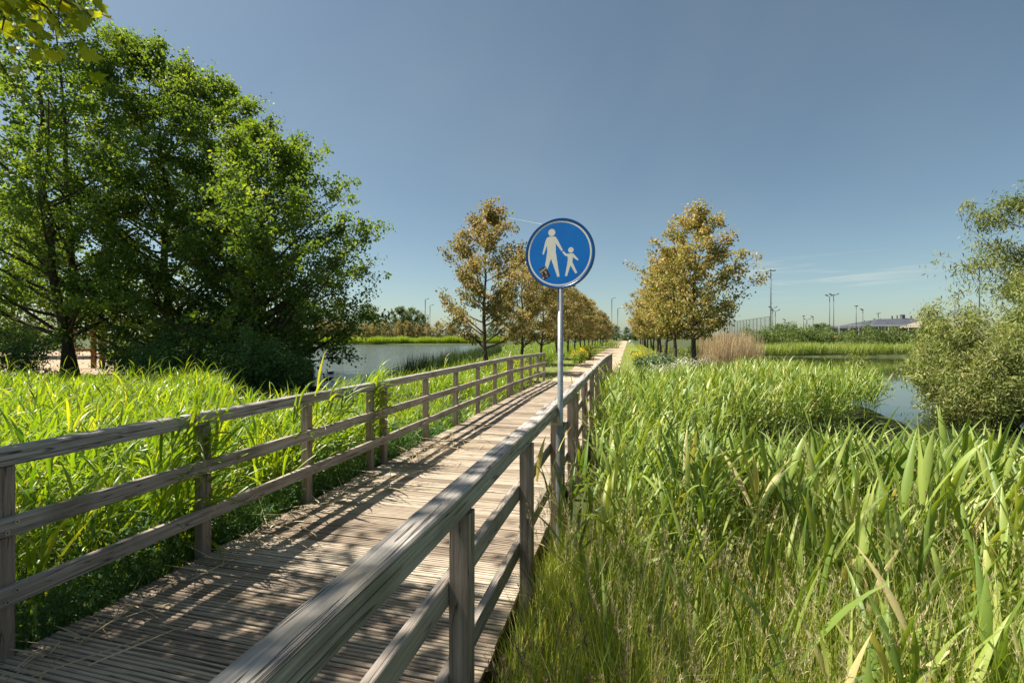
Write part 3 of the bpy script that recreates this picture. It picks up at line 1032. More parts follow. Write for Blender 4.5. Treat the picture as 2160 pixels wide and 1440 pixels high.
# timber frame behind the twin trunk
tf = empty('timber_frame', (img(193, 27), 27, gz(img(193, 27), 27)), 0.4)
tag(tf, 'orange-brown timber frame behind the twin trunk on the sand', 'timber frame')
for (x_, h_) in ((-0.9, 2.6), (0.1, 3.2), (0.5, 2.9)):
    g = Geo()
    box(g, (x_, 0, h_ / 2), (0.22, 0.2, h_), 0.5, 0, 0.01)
    g.build('upright', M['timber'], tf)
for z_ in (2.3, 1.2):
    g = Geo()
    box(g, (-0.25, -0.13, z_), (1.9, 0.06, 0.14), 0.5)
    g.build('crossbar', M['timber'], tf)

# avenue of bronze maples: three prototypes per side, then copies
def prof_av(wid):
    def f(u, az):
        return wid * (0.8 + 0.2 * math.sin(min(1, u / .35) * pi / 2)) * (1.0 if u < 0.3 else max(0.1, (1 - ((u - 0.3) / 0.7) ** 2.6)))
    return f


ORD = ['nearest', 'second', 'third', 'fourth', 'fifth', 'sixth', 'seventh', 'eighth', 'ninth', 'tenth', 'eleventh', 'twelfth', 'thirteenth', 'fourteenth', 'fifteenth', 'sixteenth', 'seventeenth', 'eighteenth', 'nineteenth', 'twentieth']
def prof_round(wid):
    def f(u, az):
        return wid * max(0.14, math.sin(pi * min(1.0, u * 0.84 + 0.15)) ** 0.75)
    return f


protoL, protoR = [], []
for k in range(3):
    gt, gl = tree_geo(np.random.default_rng(60 + k), 8.2, 2.3, prof_av((1.95, 2.2, 2.3)[k]), 40, 0.7, 0.13, (12500, 16500, 17500)[k], 0.135, 0.17, 0.62, bronze=True, sub=(4, 7), subl=0.34, droop=0.8)
    protoL.append(make_tree('avenue_maple', (0, 0, -50), 0, gt, gl, M['bark'], M['bronze']))
for k in range(3):
    gt, gl = tree_geo(np.random.default_rng(80 + k), 8.2, 2.3, prof_round((2.5, 2.3, 2.4)[k]), 42, 0.6, 0.14, (14500, 15000, 15000)[k], 0.135, 0.17, 0.62, bronze=True, sub=(4, 7), subl=0.34, droop=0.8)
    protoR.append(make_tree('avenue_maple', (0, 0, -50), 0, gt, gl, M['bark'], M['gold']))
rg = np.random.default_rng(5)
for side, prot, b0, nn in ((0, protoL, 6.7, 20), (1, protoR, -3.0, 14)):
    used = set()
    for k in range(nn):
        Yd = 22.1 + 7.3 * k
        a = (Yd - b0 * S) / C
        x, y, _ = ab(a, b0 + rg.normal(0, 0.12))
        pi_ = k if k < 3 else int(rg.integers(0, 3))
        o = prot[pi_] if pi_ not in used else copy_tree(prot[pi_])
        used.add(pi_)
        o.location = (x, y, gz(x, y) - 0.02)
        o.rotation_euler = (0, 0, rg.uniform(0, 6.28) if k > 0 else (0.6 if side == 0 else 2.0))
        s_ = (1.0 if side == 0 else 0.97) if k == 0 else rg.uniform(0.84, 1.05)
        o.scale = (s_, s_, s_)
        sd = 'left' if side == 0 else 'right'
        if k == 0:
            lab = ('sparse bronze-leaved maple nearest the bridge on the lake side of the path' if side == 0 else 'broad golden-bronze maple nearest the bridge on the right of the path')
        else:
            lab = '%s maple from the bridge in the row %s of the path' % (ORD[k], sd)
        tag(o, lab, 'tree', 'avenue of bronze maples %s of the path' % sd)

# far bank of the lake: reddish round trees and taller green trees
xs = [676, 697, 718, 742, 768, 790, 814, 842, 858, 880, 903, 925, 950]
nm_ = ['leftmost', 'second from the left', 'third from the left', 'fourth from the left', 'fifth from the left', 'sixth from the left', 'seventh from the left', 'eighth from the left', 'ninth from the left', 'tenth from the left', 'eleventh from the left', 'twelfth from the left', 'rightmost']
for k, px in enumerate(xs):
    Y = 166 + rg.uniform(-3, 3)
    o = copy_tree(protoL[int(rg.integers(0, 3))])
    x = img(px, Y)
    o.location = (x, Y, gz(x, Y))
    o.rotation_euler = (0, 0, rg.uniform(0, 6.28))
    s_ = rg.uniform(0.92, 1.08)
    o.scale = (s_ * 1.05, s_ * 1.05, s_ * rg.uniform(0.86, 0.98))
    tag(o, 'small reddish tree on the far lake bank, %s of its row' % nm_[k], 'tree', 'reddish trees along the far lake bank')
protoG = []
for k in range(2):
    gt, gl = tree_geo(np.random.default_rng(100 + k), 16, 1.5, prof_pop(6.5, 0.8), 44, 0.8, 0.3, 7000, 0.55, 0.55, 0.7, sub=(4, 6))
    protoG.append(make_tree('far_green_tree', (0, 0, -60), 0, gt, gl, M['bark'], M['green_far']))
for k, (px, py, Y, sw, lab) in enumerate([
        (712, 636, 215, 0.85, 'large green tree beyond the reddish row, beside the poplar branches'),
        (777, 641, 225, 0.8, 'domed green tree standing alone between the far lamp posts and the gap of sky'),
        (845, 648, 225, 0.9, 'left half of the broad green pair beyond the reddish row'),
        (868, 650, 235, 0.85, 'right half of the broad green pair beyond the reddish row'),
        (892, 664, 225, 0.5, 'narrow low green tree beside the tall curved lamp post'),
        (655, 655, 220, 0.9, 'dark green tree half hidden behind the poplar branches over the lake'),
        (960, 672, 210, 0.75, 'green tree seen behind the sparse nearest maple'),
        (1080, 678, 230, 0.75, 'green tree at the far end of the lake behind the left maples'),
        (1040, 680, 215, 0.7, 'low green tree behind the second left maple'),
        (1322, 690, 262, 0.7, 'dark green tree closing the far end of the path, left of the white post'),
        (1340, 688, 268, 0.65, 'dark green tree closing the far end of the path, right of the white post'),
        (1300, 686, 275, 0.6, 'dark green tree at the path end under the street lamps')]):
    o = protoG[k % 2] if k < 2 else copy_tree(protoG[k % 2])
    x = img(px, Y)
    z0 = gz(x, Y)
    h = imz(py, Y) - z0
    o.location = (x, Y, z0)
    o.rotation_euler = (0, 0, rg.uniform(0, 6.28))
    o.scale = (h / 16 * sw * 1.25, h / 16 * sw * 1.25, h / 16)
    tag(o, lab, 'tree', 'green trees in the distance')
gt, gl = bush_geo(np.random.default_rng(108), 8.5, 5.0, 3500, 0.5, 0.6)
x = img(787, 190)
tag(make_bush('round_bush', (x, 190, gz(x, 190)), 0, gt, gl, M['bark'], M['hedge']), 'bright yellow-green rounded bush behind the reddish row in front of the domed tree', 'bush')

# willows on the right
rgw = np.random.default_rng(31)


def prof_w(u, az):
    return 2.3 * (0.75 + 0.25 * sin(min(1, u / 0.5) * pi / 2)) * (1 if u < 0.6 else max(0.2, cos((u - 0.6) / 0.4 * pi / 2) ** 0.7))


gt, gl = tree_geo(rgw, 6.9, 1.6, prof_w, 70, 0.5, 0.12, 72000, 0.15, 0.2, 0.2, stems=2, splay=0.9, droop=1.2, sub=(5, 7), subl=0.5)
tag(make_tree('willow_tree', (17.0, 13.0, -0.5), 0, gt, gl, M['bark_grey'], M['willow']), 'tall feathery willow rising out of the right edge of the picture', 'tree')
for (px, Y, h, r_, nl, lab) in ((2108, 11.6, 2.9, 2.0, 44000, 'big rounded willow bush standing in the water at the right edge'), (2008, 15.0, 2.5, 1.25, 14000, 'smaller willow bush beside the open water, left of the big rounded one'), (2020, 14.5, 3.5, 1.1, 6000, 'thin twiggy willow shoots rising above the willow bush')):
    gt, gl = bush_geo(rgw, h, r_, nl, 0.115, 0.12 if nl > 7000 else 0.1, 26 if nl > 20000 else 14, 0.24, 0.9)
    x = img(px, Y)
    tag(make_bush('willow_bush', (x, Y, -0.55), 0, gt, gl, M['bark_grey'], M['willow']), lab, 'bush', 'willow bushes at the pond')

# hedge beyond the right pond
protoH = []
for k in range(2):
    gt, gl = bush_geo(np.random.default_rng(120 + k), 3.4, 2.15, 9000, 0.17, 0.24, 20)
    protoH.append(make_bush('hedge_shrub', (0, 0, -60), 0, gt, gl, M['bark'], M['hedge']))
hx = [1596, 1628, 1660, 1692, 1724, 1756, 1790, 1822, 1856, 1890, 1924, 1958, 1994, 2030]
for k, px in enumerate(hx):
    Y = 62 + rg.uniform(-1.5, 1.5)
    o = protoH[k % 2] if k < 2 else copy_tree(protoH[k % 2])
    x = img(px, Y)
    o.location = (x, Y, gz(x, Y))
    o.rotation_euler = (0, 0, rg.uniform(0, 6.28))
    s_ = rg.uniform(0.85, 1.1)
    o.scale = (s_, s_, s_ * (1.0 if px < 1800 else 0.95))
    w_ = ['first', 'second', 'third', 'fourth', 'fifth', 'sixth', 'seventh', 'eighth', 'ninth', 'tenth', 'eleventh', 'twelfth', 'thirteenth', 'last'][k]
    tag(o, '%s shrub counted from the dry reeds in the hedge behind the right pond' % w_, 'shrub', 'hedge shrubs behind the right pond')
for k, (px, py, Y, lab) in enumerate(((1646, 684, 120, 'grey-green tree behind the hedge right of the tall mast'), (1676, 688, 125, 'small grey-green tree behind the hedge between the mast and the double lamps'), (1722, 684, 110, 'grey-green tree behind the hedge left of the double lamps'), (1735, 682, 115, 'bushy tree top just left of the double lamp pair'), (1858, 688, 190, 'low round dark tree left of the grey roof'))):
    o = copy_tree(protoG[k % 2])
    x = img(px, Y)
    z0 = gz(x, Y)
    h = imz(py, Y) - z0
    o.location = (x, Y, z0)
    o.rotation_euler = (0, 0, k * 1.3)
    o.scale = (h / 16 * 1.3, h / 16 * 1.3, h / 16)
    tag(o, lab, 'tree', 'trees behind the hedge')

# far tree line
rf = np.random.default_rng(9)
g = Geo()
for (xa, xb, Yw, hh, dens) in ((-750, 1100, 620, 8.5, 2600), (-260, -60, 330, 8.0, 500)):
    xx = rf.uniform(xa, xb, dens)
    hn = hh * (0.55 + 0.3 * np.sin(xx * 0.021) * np.sin(xx * 0.0071 + 1) + 0.15 * np.sin(xx * 0.11))
    for k in range(10):
        P = np.stack([xx + rf.normal(0, 3, dens), Yw + rf.normal(0, 6, dens), np.abs(rf.uniform(0, 1, dens)) * hn], -1)
        leaf_quads(g, P, 2.2, rf, 0.8)
tag(g.build('treeline', M['green_far']), 'low far-off line of trees along the horizon', kind='stuff')

# ------------------------------------------------------------------ the overhanging maple at the left, nearest the camera
rm = np.random.default_rng(77)
maple = empty('maple_tree', (-8.0, 1.2, -0.2), 0)
tag(maple, 'young maple overhanging the top left corner with glowing yellow-green lobed leaves', 'tree')
gt = Geo()
tpz = np.linspace(-0.3, 9.5, 10)
tp = np.stack([0.12 * np.sin(tpz * 0.6), 0.1 * np.cos(tpz * 0.5), tpz], -1)
tube(gt, tp, np.linspace(0.2, 0.03, 10), 10)
cen = []


def mlimb(e, z_s, sub=4, r=0.05, cs=0.3):
    e = np.array(e) - np.array([-8.0, 1.2, -0.2])
    p0 = np.array([0, 0, z_s])
    mid = (p0 + e) / 2 + np.array([0, 0, 0.35])
    pts = bez(p0, mid, e, 10)
    tube(gt, pts, np.linspace(r, 0.006, 10), 6)
    for t in np.linspace(0.35, 1, sub + 2):
        b = pts[int(t * 9)]
        for _ in range(2):
            c = b + rm.normal(0, cs, 3)
            tube(gt, [b, (b + c) / 2 + rm.normal(0, 0.03, 3), c], [0.008, 0.005, 0.003], 3)
            cen.append(c)


n_try = 0
while n_try < 64:
    p = np.array([-5.2, 2.0, 7.6]) + rm.uniform(-1, 1, 3) * np.array([3.1, 2.9, 1.7])
    if np.linalg.norm((p - np.array([-5.2, 2.0, 7.6])) / np.array([3.3, 3.1, 1.9])) > 1:
        continue
    if p[2] - EYE < 0.76 * p[1] + 0.9 and p[1] > 0:
        continue
    mlimb(p, max(3.5, p[2] - rm.uniform(1, 3)))
    n_try += 1
for _ in range(2):
    p = np.array([-2.6, 3.2, 8.3]) + rm.uniform(-1, 1, 3) * np.array([2.4, 1.4, 0.9])
    mlimb(p, rm.uniform(6.0, 8.0), 3, 0.05, 0.28)
for e in ((-3.5, 3.3, 4.12), (-3.75, 3.35, 4.1), (-3.15, 3.25, 4.06), (-3.3, 3.3, 4.02), (-3.6, 3.3, 3.98), (-3.05, 3.25, 4.0)):
    mlimb(e, 5.4, 3, 0.03, 0.1)
cen = np.array(cen)
# keep clumps that would hang into the picture only near its top left corner
wp = cen + np.array([-8.0, 1.2, -0.2])
uu = wp[:, 0] / np.maximum(wp[:, 1], 0.05) * F + CX
vv = HY - (wp[:, 2] - EYE) / np.maximum(wp[:, 1], 0.05) * F
ok = ~((uu > -60) & (uu < 2200) & (vv > -70) & (wp[:, 1] > 0)) | ((uu < 170) & (vv < 75))
cen = cen[ok]
gl = Geo()
lobes = np.array([(0, 0), (0.22, 0.02), (0.5, 0.28), (0.3, 0.36), (0.46, 0.72), (0.2, 0.62), (0, 1.0), (-0.2, 0.62), (-0.46, 0.72), (-0.3, 0.36), (-0.5, 0.28), (-0.22, 0.02)])
nlf = 17
for c in cen:
    P = c + rm.normal(0, 1, (nlf, 3)) * np.array([0.2, 0.2, 0.13])
    for p in P:
        d = rm.normal(size=3) + np.array([0, 0, -0.7])
        d /= np.linalg.norm(d)
        w = np.cross(d, rm.normal(size=3) + np.array([0, 0, 1.2]))
        w /= np.linalg.norm(w)
        nn = np.cross(w, d)
        s_ = rm.uniform(0.08, 0.135)
        v = p + s_ * (lobes[:, 0:1] * w + lobes[:, 1:2] * d + (np.abs(lobes[:, 0:1]) * 0.35 - lobes[:, 1:2] ** 2 * 0.12) * nn)
        t = rm.uniform(0, 0.85) if rm.random() < 0.95 else rm.uniform(0.85, 1)
        gl.add(v, np.array([list(range(12))]), t)
gt.build('trunk', M['bark'], maple, smooth=True)
gl.build('crown', M['maple'], maple)


# ------------------------------------------------------------------ reeds and grasses
def reed_stems(gst, glf, P, h, rng, nleaf=8, leafL=0.38, leafW=0.026, segs=5, lean=0.1, wind=0.0, tbias=0.0, across=2, lo=0.12, stemw=0.008, leanaz=None, bendm=1.0):
    N = len(P)
    az = rng.uniform(0, 2 * pi, N) if leanaz is None else leanaz + rng.normal(0, 0.4, N)
    tilt = np.abs(rng.normal(0, lean, N))
    bend = np.abs(rng.normal(0, lean * 1.6, N))
    ts = np.linspace(0, 1, 6)
    phi = tilt[:, None] + bend[:, None] * ts[None, :] ** 1.3
    d = np.stack([np.sin(phi) * np.cos(az)[:, None], np.sin(phi) * np.sin(az)[:, None], np.cos(phi)], -1)
    mid = 0.5 * (d[:, 1:] + d[:, :-1]) * (h / 5)[:, None, None]
    pos = np.concatenate([np.zeros((N, 1, 3)), np.cumsum(mid, 1)], 1) + P[:, None, :]
    ribbons(gst, P, az, tilt, bend, h, stemw * rng.uniform(0.8, 1.2, N), 5, P_stem, np.clip(rng.uniform(0.2, 0.8, N), 0, 1), bpow=1.3)
    la0 = rng.uniform(0, 2 * pi, N)
    st = np.clip(rng.normal(0.45 + tbias, 0.22, N), 0, 1)
    for k in range(nleaf):
        fr = lo + (0.99 - lo) * (k + rng.uniform(0.2, 0.8, N)) / nleaf
        ii = np.clip((fr * 5).astype(int), 0, 4)
        f2 = (fr * 5 - ii)[:, None]
        ar = np.arange(N)
        B = pos[ar, ii] * (1 - f2) + pos[ar, ii + 1] * f2
        la = la0 + k * pi * 1.03 + rng.normal(0, 0.5, N)
        if wind != 0:
            la = np.arctan2(np.sin(la), np.cos(la) + wind)
        top = fr ** 2
        L_ = leafL * rng.uniform(0.65, 1.25, N) * (0.75 + 0.5 * np.sin(fr * pi))
        ti = rng.uniform(0.2, 0.8, N) * (1.0 - 0.55 * top)
        be = rng.uniform(0.3, 1.9, N) * (1.0 - 0.35 * top) * bendm
        brown = (rng.random(N) < 0.1) * 0.55
        tn = np.clip(st + rng.normal(0, 0.14, N) + brown * (fr < 0.4), 0, 1)
        ribbons(glf, B, la, ti, be, L_, leafW * rng.uniform(0.7, 1.3, N), segs, P_leaf, tn, across=across, twist=rng.normal(0, 0.8, N), bpow=1.6)


def scatter(n, x0, x1, y0, y1, rng, keep):
    x = rng.uniform(x0, x1, n)
    y = rng.uniform(y0, y1, n)
    k = keep(x, y)
    return x[k], y[k]


def on_ground(x, y, floor=-0.75):
    return np.stack([x, y, np.maximum(ground(x, y), floor)], -1)


def clumpy(x, y, s=1.0, ph=0.0):
    return 0.5 + 0.25 * np.sin(x * 1.3 * s + ph) * np.sin(y * 1.1 * s + 2 * ph) + 0.25 * np.sin(x * 3.1 * s + y * 1.7 * s + ph)


# --- left reed bed along the bridge
rl_ = np.random.default_rng(200)
gst, glf = Geo(), Geo()
LEFT_BED = [ab(-1.0, 3.42)[:2], ab(17.5, 3.42)[:2], ab(17, 6.0)[:2], ab(13, 8.3)[:2], ab(9.5, 9.5)[:2], (-8.6, 13.5), (-9.5, 15.5), (-20, 16.5), (-24, 12), (-14, 2.0)]


def k_left(x, y):
    a, b = to_ab(x, y)
    return (poly_sd(x, y, LEFT_BED) > 0) & (np.random.default_rng(1).random(x.shape) < (1.15 - 0.035 * y))


x, y = scatter(30000, -24, 5, 0.8, 19, rl_, k_left)
u_ = x / np.maximum(y, 0.1)
sel = (u_ > -1.35)
x, y = x[sel], y[sel]
# nearer half carries all leaves
near = np.hypot(x, y) < 7.5
h = rl_.normal(0.78, 0.12, len(x)) + 0.24 * (clumpy(x, y, 0.8) - 0.5) - 0.024 * np.clip(np.hypot(x, y) - 4, 0, 12)
a_, b_ = to_ab(x, y)
h = np.where(a_ > 9.5, h * 0.9, h)
h = np.where((b_ < 3.9), h * 0.9, h)
for sel, nl, sg_, ac in ((near, 9, 6, 3), (~near, 7, 4, 2)):
    keep = sel & (rl_.random(len(x)) < (0.85 if ac == 3 else 0.6))
    P = on_ground(x[keep], y[keep])
    reed_stems(gst, glf, P, h[keep], rl_, nl, 0.44, 0.026, sg_, 0.1, 0.35, 0.06, ac, bendm=1.15, lo=0.28)
# taller single shoots
x2, y2 = x[rl_.random(len(x)) < 0.025], None
kk = rl_.random(len(x)) < 0.02
P = on_ground(x[kk], y[kk])
reed_stems(gst, glf, P, rl_.uniform(0.95, 1.2, len(P)), rl_, 7, 0.45, 0.022, 6, 0.07, 0.3, 0.15, 3)
gst.build('tmp', M['reed_lit'])
st_o = bpy.data.objects['tmp']
st_me = st_o.data
bpy.data.objects.remove(st_o)
glf2 = Geo()
glf2.v, glf2.f, glf2.t, glf2.m, glf2.n = glf.v, glf.f, glf.t, glf.m, glf.n
for vv_, ff_, tt_ in [(gst.v, gst.f, gst.t)]:
    off = glf2.n
    for w_ in vv_:
        glf2.v.append(w_)
    for w_ in tt_:
        glf2.t.append(w_)
    for w_ in ff_:
        glf2.f.append(w_ + off)
        glf2.m.append(np.zeros(len(w_), dtype=np.int32))
    glf2.n += gst.n
bpy.data.meshes.remove(st_me)
tag(glf2.build('reeds', M['reed_lit']), 'sunlit yellow-green reed bed crowding the lake side of the footbridge', kind='stuff')


def merge(a, b):
    off = a.n
    a.v += b.v
    a.t += b.t
    a.f += [w + off for w in b.f]
    a.m += b.m
    a.n += b.n
    return a


# reeds that lean over the left railing
rd = np.random.default_rng(222)
gst, glf = Geo(), Geo()
pts = []
for (a0, n_, sp_) in ((2.82, 13, 0.12), (5.45, 12, 0.15), (4.0, 3, 0.12), (4.75, 4, 0.2)):
    for _ in range(n_):
        pts.append(ab(a0 + rd.normal(0, sp_), 3.36 + rd.uniform(0.0, 0.12)))
P = np.array(pts)
P = on_ground(P[:, 0], P[:, 1])
reed_stems(gst, glf, P, rd.uniform(1.05, 1.38, len(P)), rd, 10, 0.52, 0.025, 8, 0.12, 1.2, 0.05, 3, leanaz=-TH - 0.2, bendm=1.5, lo=0.3)
tag(merge(glf, gst).build('leaning_reeds', M['reed_lit']), 'long reed leaves drooping over the left railing onto the bridge', kind='stuff')

# leafy weeds along the left deck edge
rw = np.random.default_rng(230)
aa = 0.6 + 8.4 * rw.uniform(0, 1, 5200) ** 0.8
bb = 3.22 + np.abs(rw.normal(0, 0.28, 5200))
x, y, _ = ab(aa, bb)
P = np.stack([x, y, np.maximum(ground(x, y), -0.3) + rw.uniform(0, 1, 5200) ** 1.3 * (0.5 + 0.15 * np.sin(aa * 3))], -1)
g = Geo()
P = np.repeat(P, 6, 0) + rw.normal(0, 0.025, (len(P) * 6, 3))
leaf_quads(g, P, 0.05, rw, 0.32, 0.3, 0.0)
ribbons(g, on_ground(x, y), rw.uniform(0, 6.28, 5200), rw.uniform(0, 0.4, 5200), rw.uniform(0, 0.8, 5200), rw.uniform(0.2, 0.6, 5200), 0.004, 3, P_blade, rw.uniform(0, 0.8, 5200))
tag(g.build('weeds', M['bush']), 'low green cleavers and grass between the reeds and the deck edge', kind='stuff')

# --- bank of plants between the path/bridge end and the lake (left)
rb = np.random.default_rng(240)
LB = [ab(15.0, 3.6)[:2], ab(20, 4.6)[:2], ab(60, 5.2)[:2], ab(150, 5.2)[:2], ab(150, 28)[:2], ab(100, 27)[:2], ab(60, 16.5)[:2], ab(30, 11.2)[:2], ab(14, 9.8)[:2], ab(10.5, 8)[:2]]
x, y = scatter(60000, -30, 45, 13, 150, rb, lambda x, y: (poly_sd(x, y, LB) > 0) & (np.random.default_rng(2).random(x.shape) < np.clip(26 / y, 0.1, 1)))
a_, b_ = to_ab(x, y)
hh = np.where(b_ < 8.5, 0.75, 0.95) * rb.uniform(0.6, 1.25, len(x)) * (0.65 + 0.7 * clumpy(x, y, 0.35, 1.0)) * (0.42 + 0.58 * smooth((11.0 - b_) / 3.5))
P = on_ground(x, y)
g = Geo()
w_ = np.where(y < 35, 0.02, 0.02 * y / 35)
for k in range(5):
    ribbons(g, P + rb.normal(0, 0.06, P.shape) * np.array([1, 1, 0]), rb.uniform(0, 6.28, len(P)), np.abs(rb.normal(0, 0.3, len(P))), rb.uniform(0.1, 1.6, len(P)), hh * rb.uniform(0.6, 1.1, len(P)), w_, 4, P_leaf, np.clip(rb.normal(0.5, 0.2, len(P)), 0, 1))
tag(g.build('bank_plants', M['reed_lit']), 'tall grass and herbs on the bank between lake and path', kind='stuff')
# dark sedge rim at the lake edge
x, y = scatter(50000, -14, 12, 13, 60, rb, lambda x, y: (np.abs(poly_sd(x, y, LAKE_L) - 0.2) < 0.9) & (to_ab(x, y)[1] > 7) & (to_ab(x, y)[1] < 19) & (to_ab(x, y)[0] > 19))
P = on_ground(x, y, -0.8)
g = Geo()
for k in range(3):
    ribbons(g, P + rb.normal(0, 0.08, P.shape) * np.array([1, 1, 0]), rb.uniform(0, 6.28, len(P)), np.abs(rb.normal(0, 0.1, len(P))), rb.uniform(0, 0.35, len(P)), rb.uniform(0.9, 1.35, len(P)), 0.028, 3, P_blade, rb.uniform(0, 1, len(P)))
tag(g.build('sedge', M['sedge']), 'dark upright sedge standing along the lake edge', kind='stuff')

# mown verge grass
x, y = scatter(90000, -8, 26, 17, 75, rb, lambda x, y: (((to_ab(x, y)[1] > -1.6) & (to_ab(x, y)[1] < 0.5)) | ((to_ab(x, y)[1] > 3.1) & (to_ab(x, y)[1] < 5.2))) & (to_ab(x, y)[0] > 18.1))
P = np.stack([x, y, np.full(len(x), -0.05)], -1)
g = Geo()
ribbons(g, P, rb.uniform(0, 6.28, len(P)), np.abs(rb.normal(0, 0.5, len(P))), rb.uniform(0, 1, len(P)), rb.uniform(0.05, 0.16, len(P)), 0.014 * np.maximum(1, y / 25), 2, P_blade, np.clip(rb.normal(0.65, 0.2, len(P)), 0, 1))
tag(g.build('verge_grass', M['grass']), 'short sunlit grass on both verges of the path', kind='stuff')

# --- far bank reed strips
for (nm, x0, x1, Yc, hlo, hhi, nn_, mt, lab, seed) in (('far_reeds', -70, -2, 154.5, 1.4, 2.7, 16000, 'reed_lit', 'bright reed fringe along the far shore of the left lake', 1), ('pond_reeds', 22, 75, 55.5, 0.9, 1.55, 16000, 'reed', 'even green reed fringe along the far shore of the right pond', 2)):
    r_ = np.random.default_rng(250 + seed)
    x = r_.uniform(x0, x1, nn_)
    y = Yc + r_.uniform(-1.8, 2.5, nn_)
    P = on_ground(x, y, -0.55)
    g = Geo()
    wd = 0.06 if Yc > 100 else 0.03
    hs = r_.uniform(hlo, hhi, nn_) * (0.75 + 0.5 * clumpy(x, y, 0.25, 2.0))
    for k in range(3):
        ribbons(g, P + r_.normal(0, 0.2, P.shape) * np.array([1, 1, 0]), r_.uniform(0, 6.28, nn_), np.abs(r_.normal(0, 0.15, nn_)), r_.uniform(0.1, 1.2, nn_), hs * r_.uniform(0.7, 1.1, nn_), wd, 3, P_leaf, np.clip(r_.normal(0.55, 0.2, nn_), 0, 1))
    tag(g.build(nm, M[mt]), lab, kind='stuff')

# dry tan reeds
r_ = np.random.default_rng(260)
x = r_.uniform(13.7, 17.0, 1700)
y = r_.uniform(31, 35, 1700)
sel = poly_sd(x, y, LAKE_R) < 0.8
x, y = x[sel], y[sel]
P = on_ground(x, y, -0.6)
g = Geo()
hs = r_.uniform(1.3, 2.5, len(x)) * (0.75 + 0.4 * clumpy(x, y, 0.7, .5))
for k in range(2):
    ribbons(g, P + r_.normal(0, 0.1, P.shape) * np.array([1, 1, 0]), r_.uniform(0, 6.28, len(x)), np.abs(r_.normal(0, 0.07, len(x))), r_.uniform(0, 0.4, len(x)), hs, 0.017, 3, P_stem, r_.uniform(0, 1, len(x)))
tag(g.build('dry_reeds', M['dry']), 'stand of dry straw-coloured reeds behind the nearest right maple', kind='stuff')

# --- right side: reed clump far and near, grasses in front
rr = np.random.default_rng(270)
FAR_R = [ab(5.4, 0.42)[:2], ab(13.8, 0.42)[:2], ab(13.4, -0.9)[:2], (6.6, 14.0), (8.8, 18.5), (10.2, 20), (10.0, 17), (9.8, 13.0), (8.5, 10.6), (5.0, 9.2), ab(8.7, -1.2)[:2], ab(5.4, -0.9)[:2]]
NEAR_R = [ab(2.9, 0.3)[:2], ab(6.0, 0.25)[:2], (3.4, 5.3), (7.2, 6.1), (11.5, 6.0), (8.5, 4.0), (5.5, 2.1), (2.6, 2.0), (1.6, 2.9)]
gst, glf = Geo(), Geo()
x, y = scatter(26000, 0, 13, 6, 25, rr, lambda x, y: (poly_sd(x, y, FAR_R) > 0) & (np.random.default_rng(4).random(x.shape) < np.clip(13 / y, 0.3, 1)))
h = 0.74 - 0.022 * (y - 9) + rr.normal(0, 0.1, len(x)) + 0.25 * (clumpy(x, y, 0.6, 3) - 0.5)
P = on_ground(x, y, -0.62)
h = np.maximum(h - P[:, 2], 0.35)
nr_ = y < 12.5
for sel, nl, sg_ in ((nr_, 8, 5), (~nr_, 6, 4)):
    kp = sel & (rr.random(len(x)) < 0.48)
    reed_stems(gst, glf, P[kp], h[kp], rr, nl, 0.42, 0.027, sg_, 0.14, 0.3, 0.02, 2, bendm=1.0, lo=0.28)
# near
x, y = scatter(9500, 0.3, 12, 1.8, 8, rr, lambda x, y: (poly_sd(x, y, NEAR_R) > 0))
h = rr.normal(0.8, 0.11, len(x)) + 0.15 * (clumpy(x, y, 0.9, 1) - 0.5) - 0.15 * np.clip(y - 3.2, 0, 4)
h = np.maximum(h + 0.16 * (x < 1.8), 0.3)
kp = (rr.random(len(x)) < np.where((y < 3.2) & (x > 1.7), 0.17, np.where(x < 1.9, 0.5, 0.34)))
P = on_ground(x, y, -0.62)
big_ = (x > 1.6) & (y < 3.8)
sel = kp & big_
reed_stems(gst, glf, P[sel], h[sel] * 1.0, rr, 8, 0.5, 0.04, 7, 0.12, 0.1, 0.06, 3, bendm=0.4, lo=0.2)
sel = kp & ~big_
reed_stems(gst, glf, P[sel], h[sel], rr, 8, 0.42, 0.028, 6, 0.16, 0.3, 0.02, 3, bendm=0.95, lo=0.22)
tag(merge(glf, gst).build('reed_bed', M['reed']), 'dense green reed bed on the pond side of the footbridge', kind='stuff')

# grasses with seed heads in the foreground right
rgx = np.random.default_rng(280)
GR = [ab(0.7, 0.66)[:2], ab(4.6, 0.6)[:2], (2.4, 4.6), (4.2, 4.4), (6.0, 3.4), (5.0, 1.3), (1.0, 0.75)]
x, y = scatter(62000, -0.6, 6.5, 0.7, 5, rgx, lambda x, y: (poly_sd(x, y, GR) > 0) & (np.hypot(x, y) > 1.25) & ~((y > 3.9) & (x < 1.7)))
P = on_ground(x, y, -0.5)
N_ = len(x)
g = Geo()
tn = np.clip(rgx.normal(0.5, 0.2, N_) + (rgx.random(N_) < 0.12) * 0.5, 0, 1)
hh = rgx.uniform(0.35, 0.85, N_) * (0.7 + 0.6 * clumpy(x, y, 1.5, .7)) * (0.45 + 0.55 * smooth((0.66 - to_ab(x, y)[1]) / 0.5))
ribbons(g, P, rgx.uniform(0, 6.28, N_), np.abs(rgx.normal(0, 0.16, N_)), rgx.uniform(0, 1.3, N_), hh, rgx.uniform(0.003, 0.008, N_), 4, P_blade, tn, bpow=2.0)
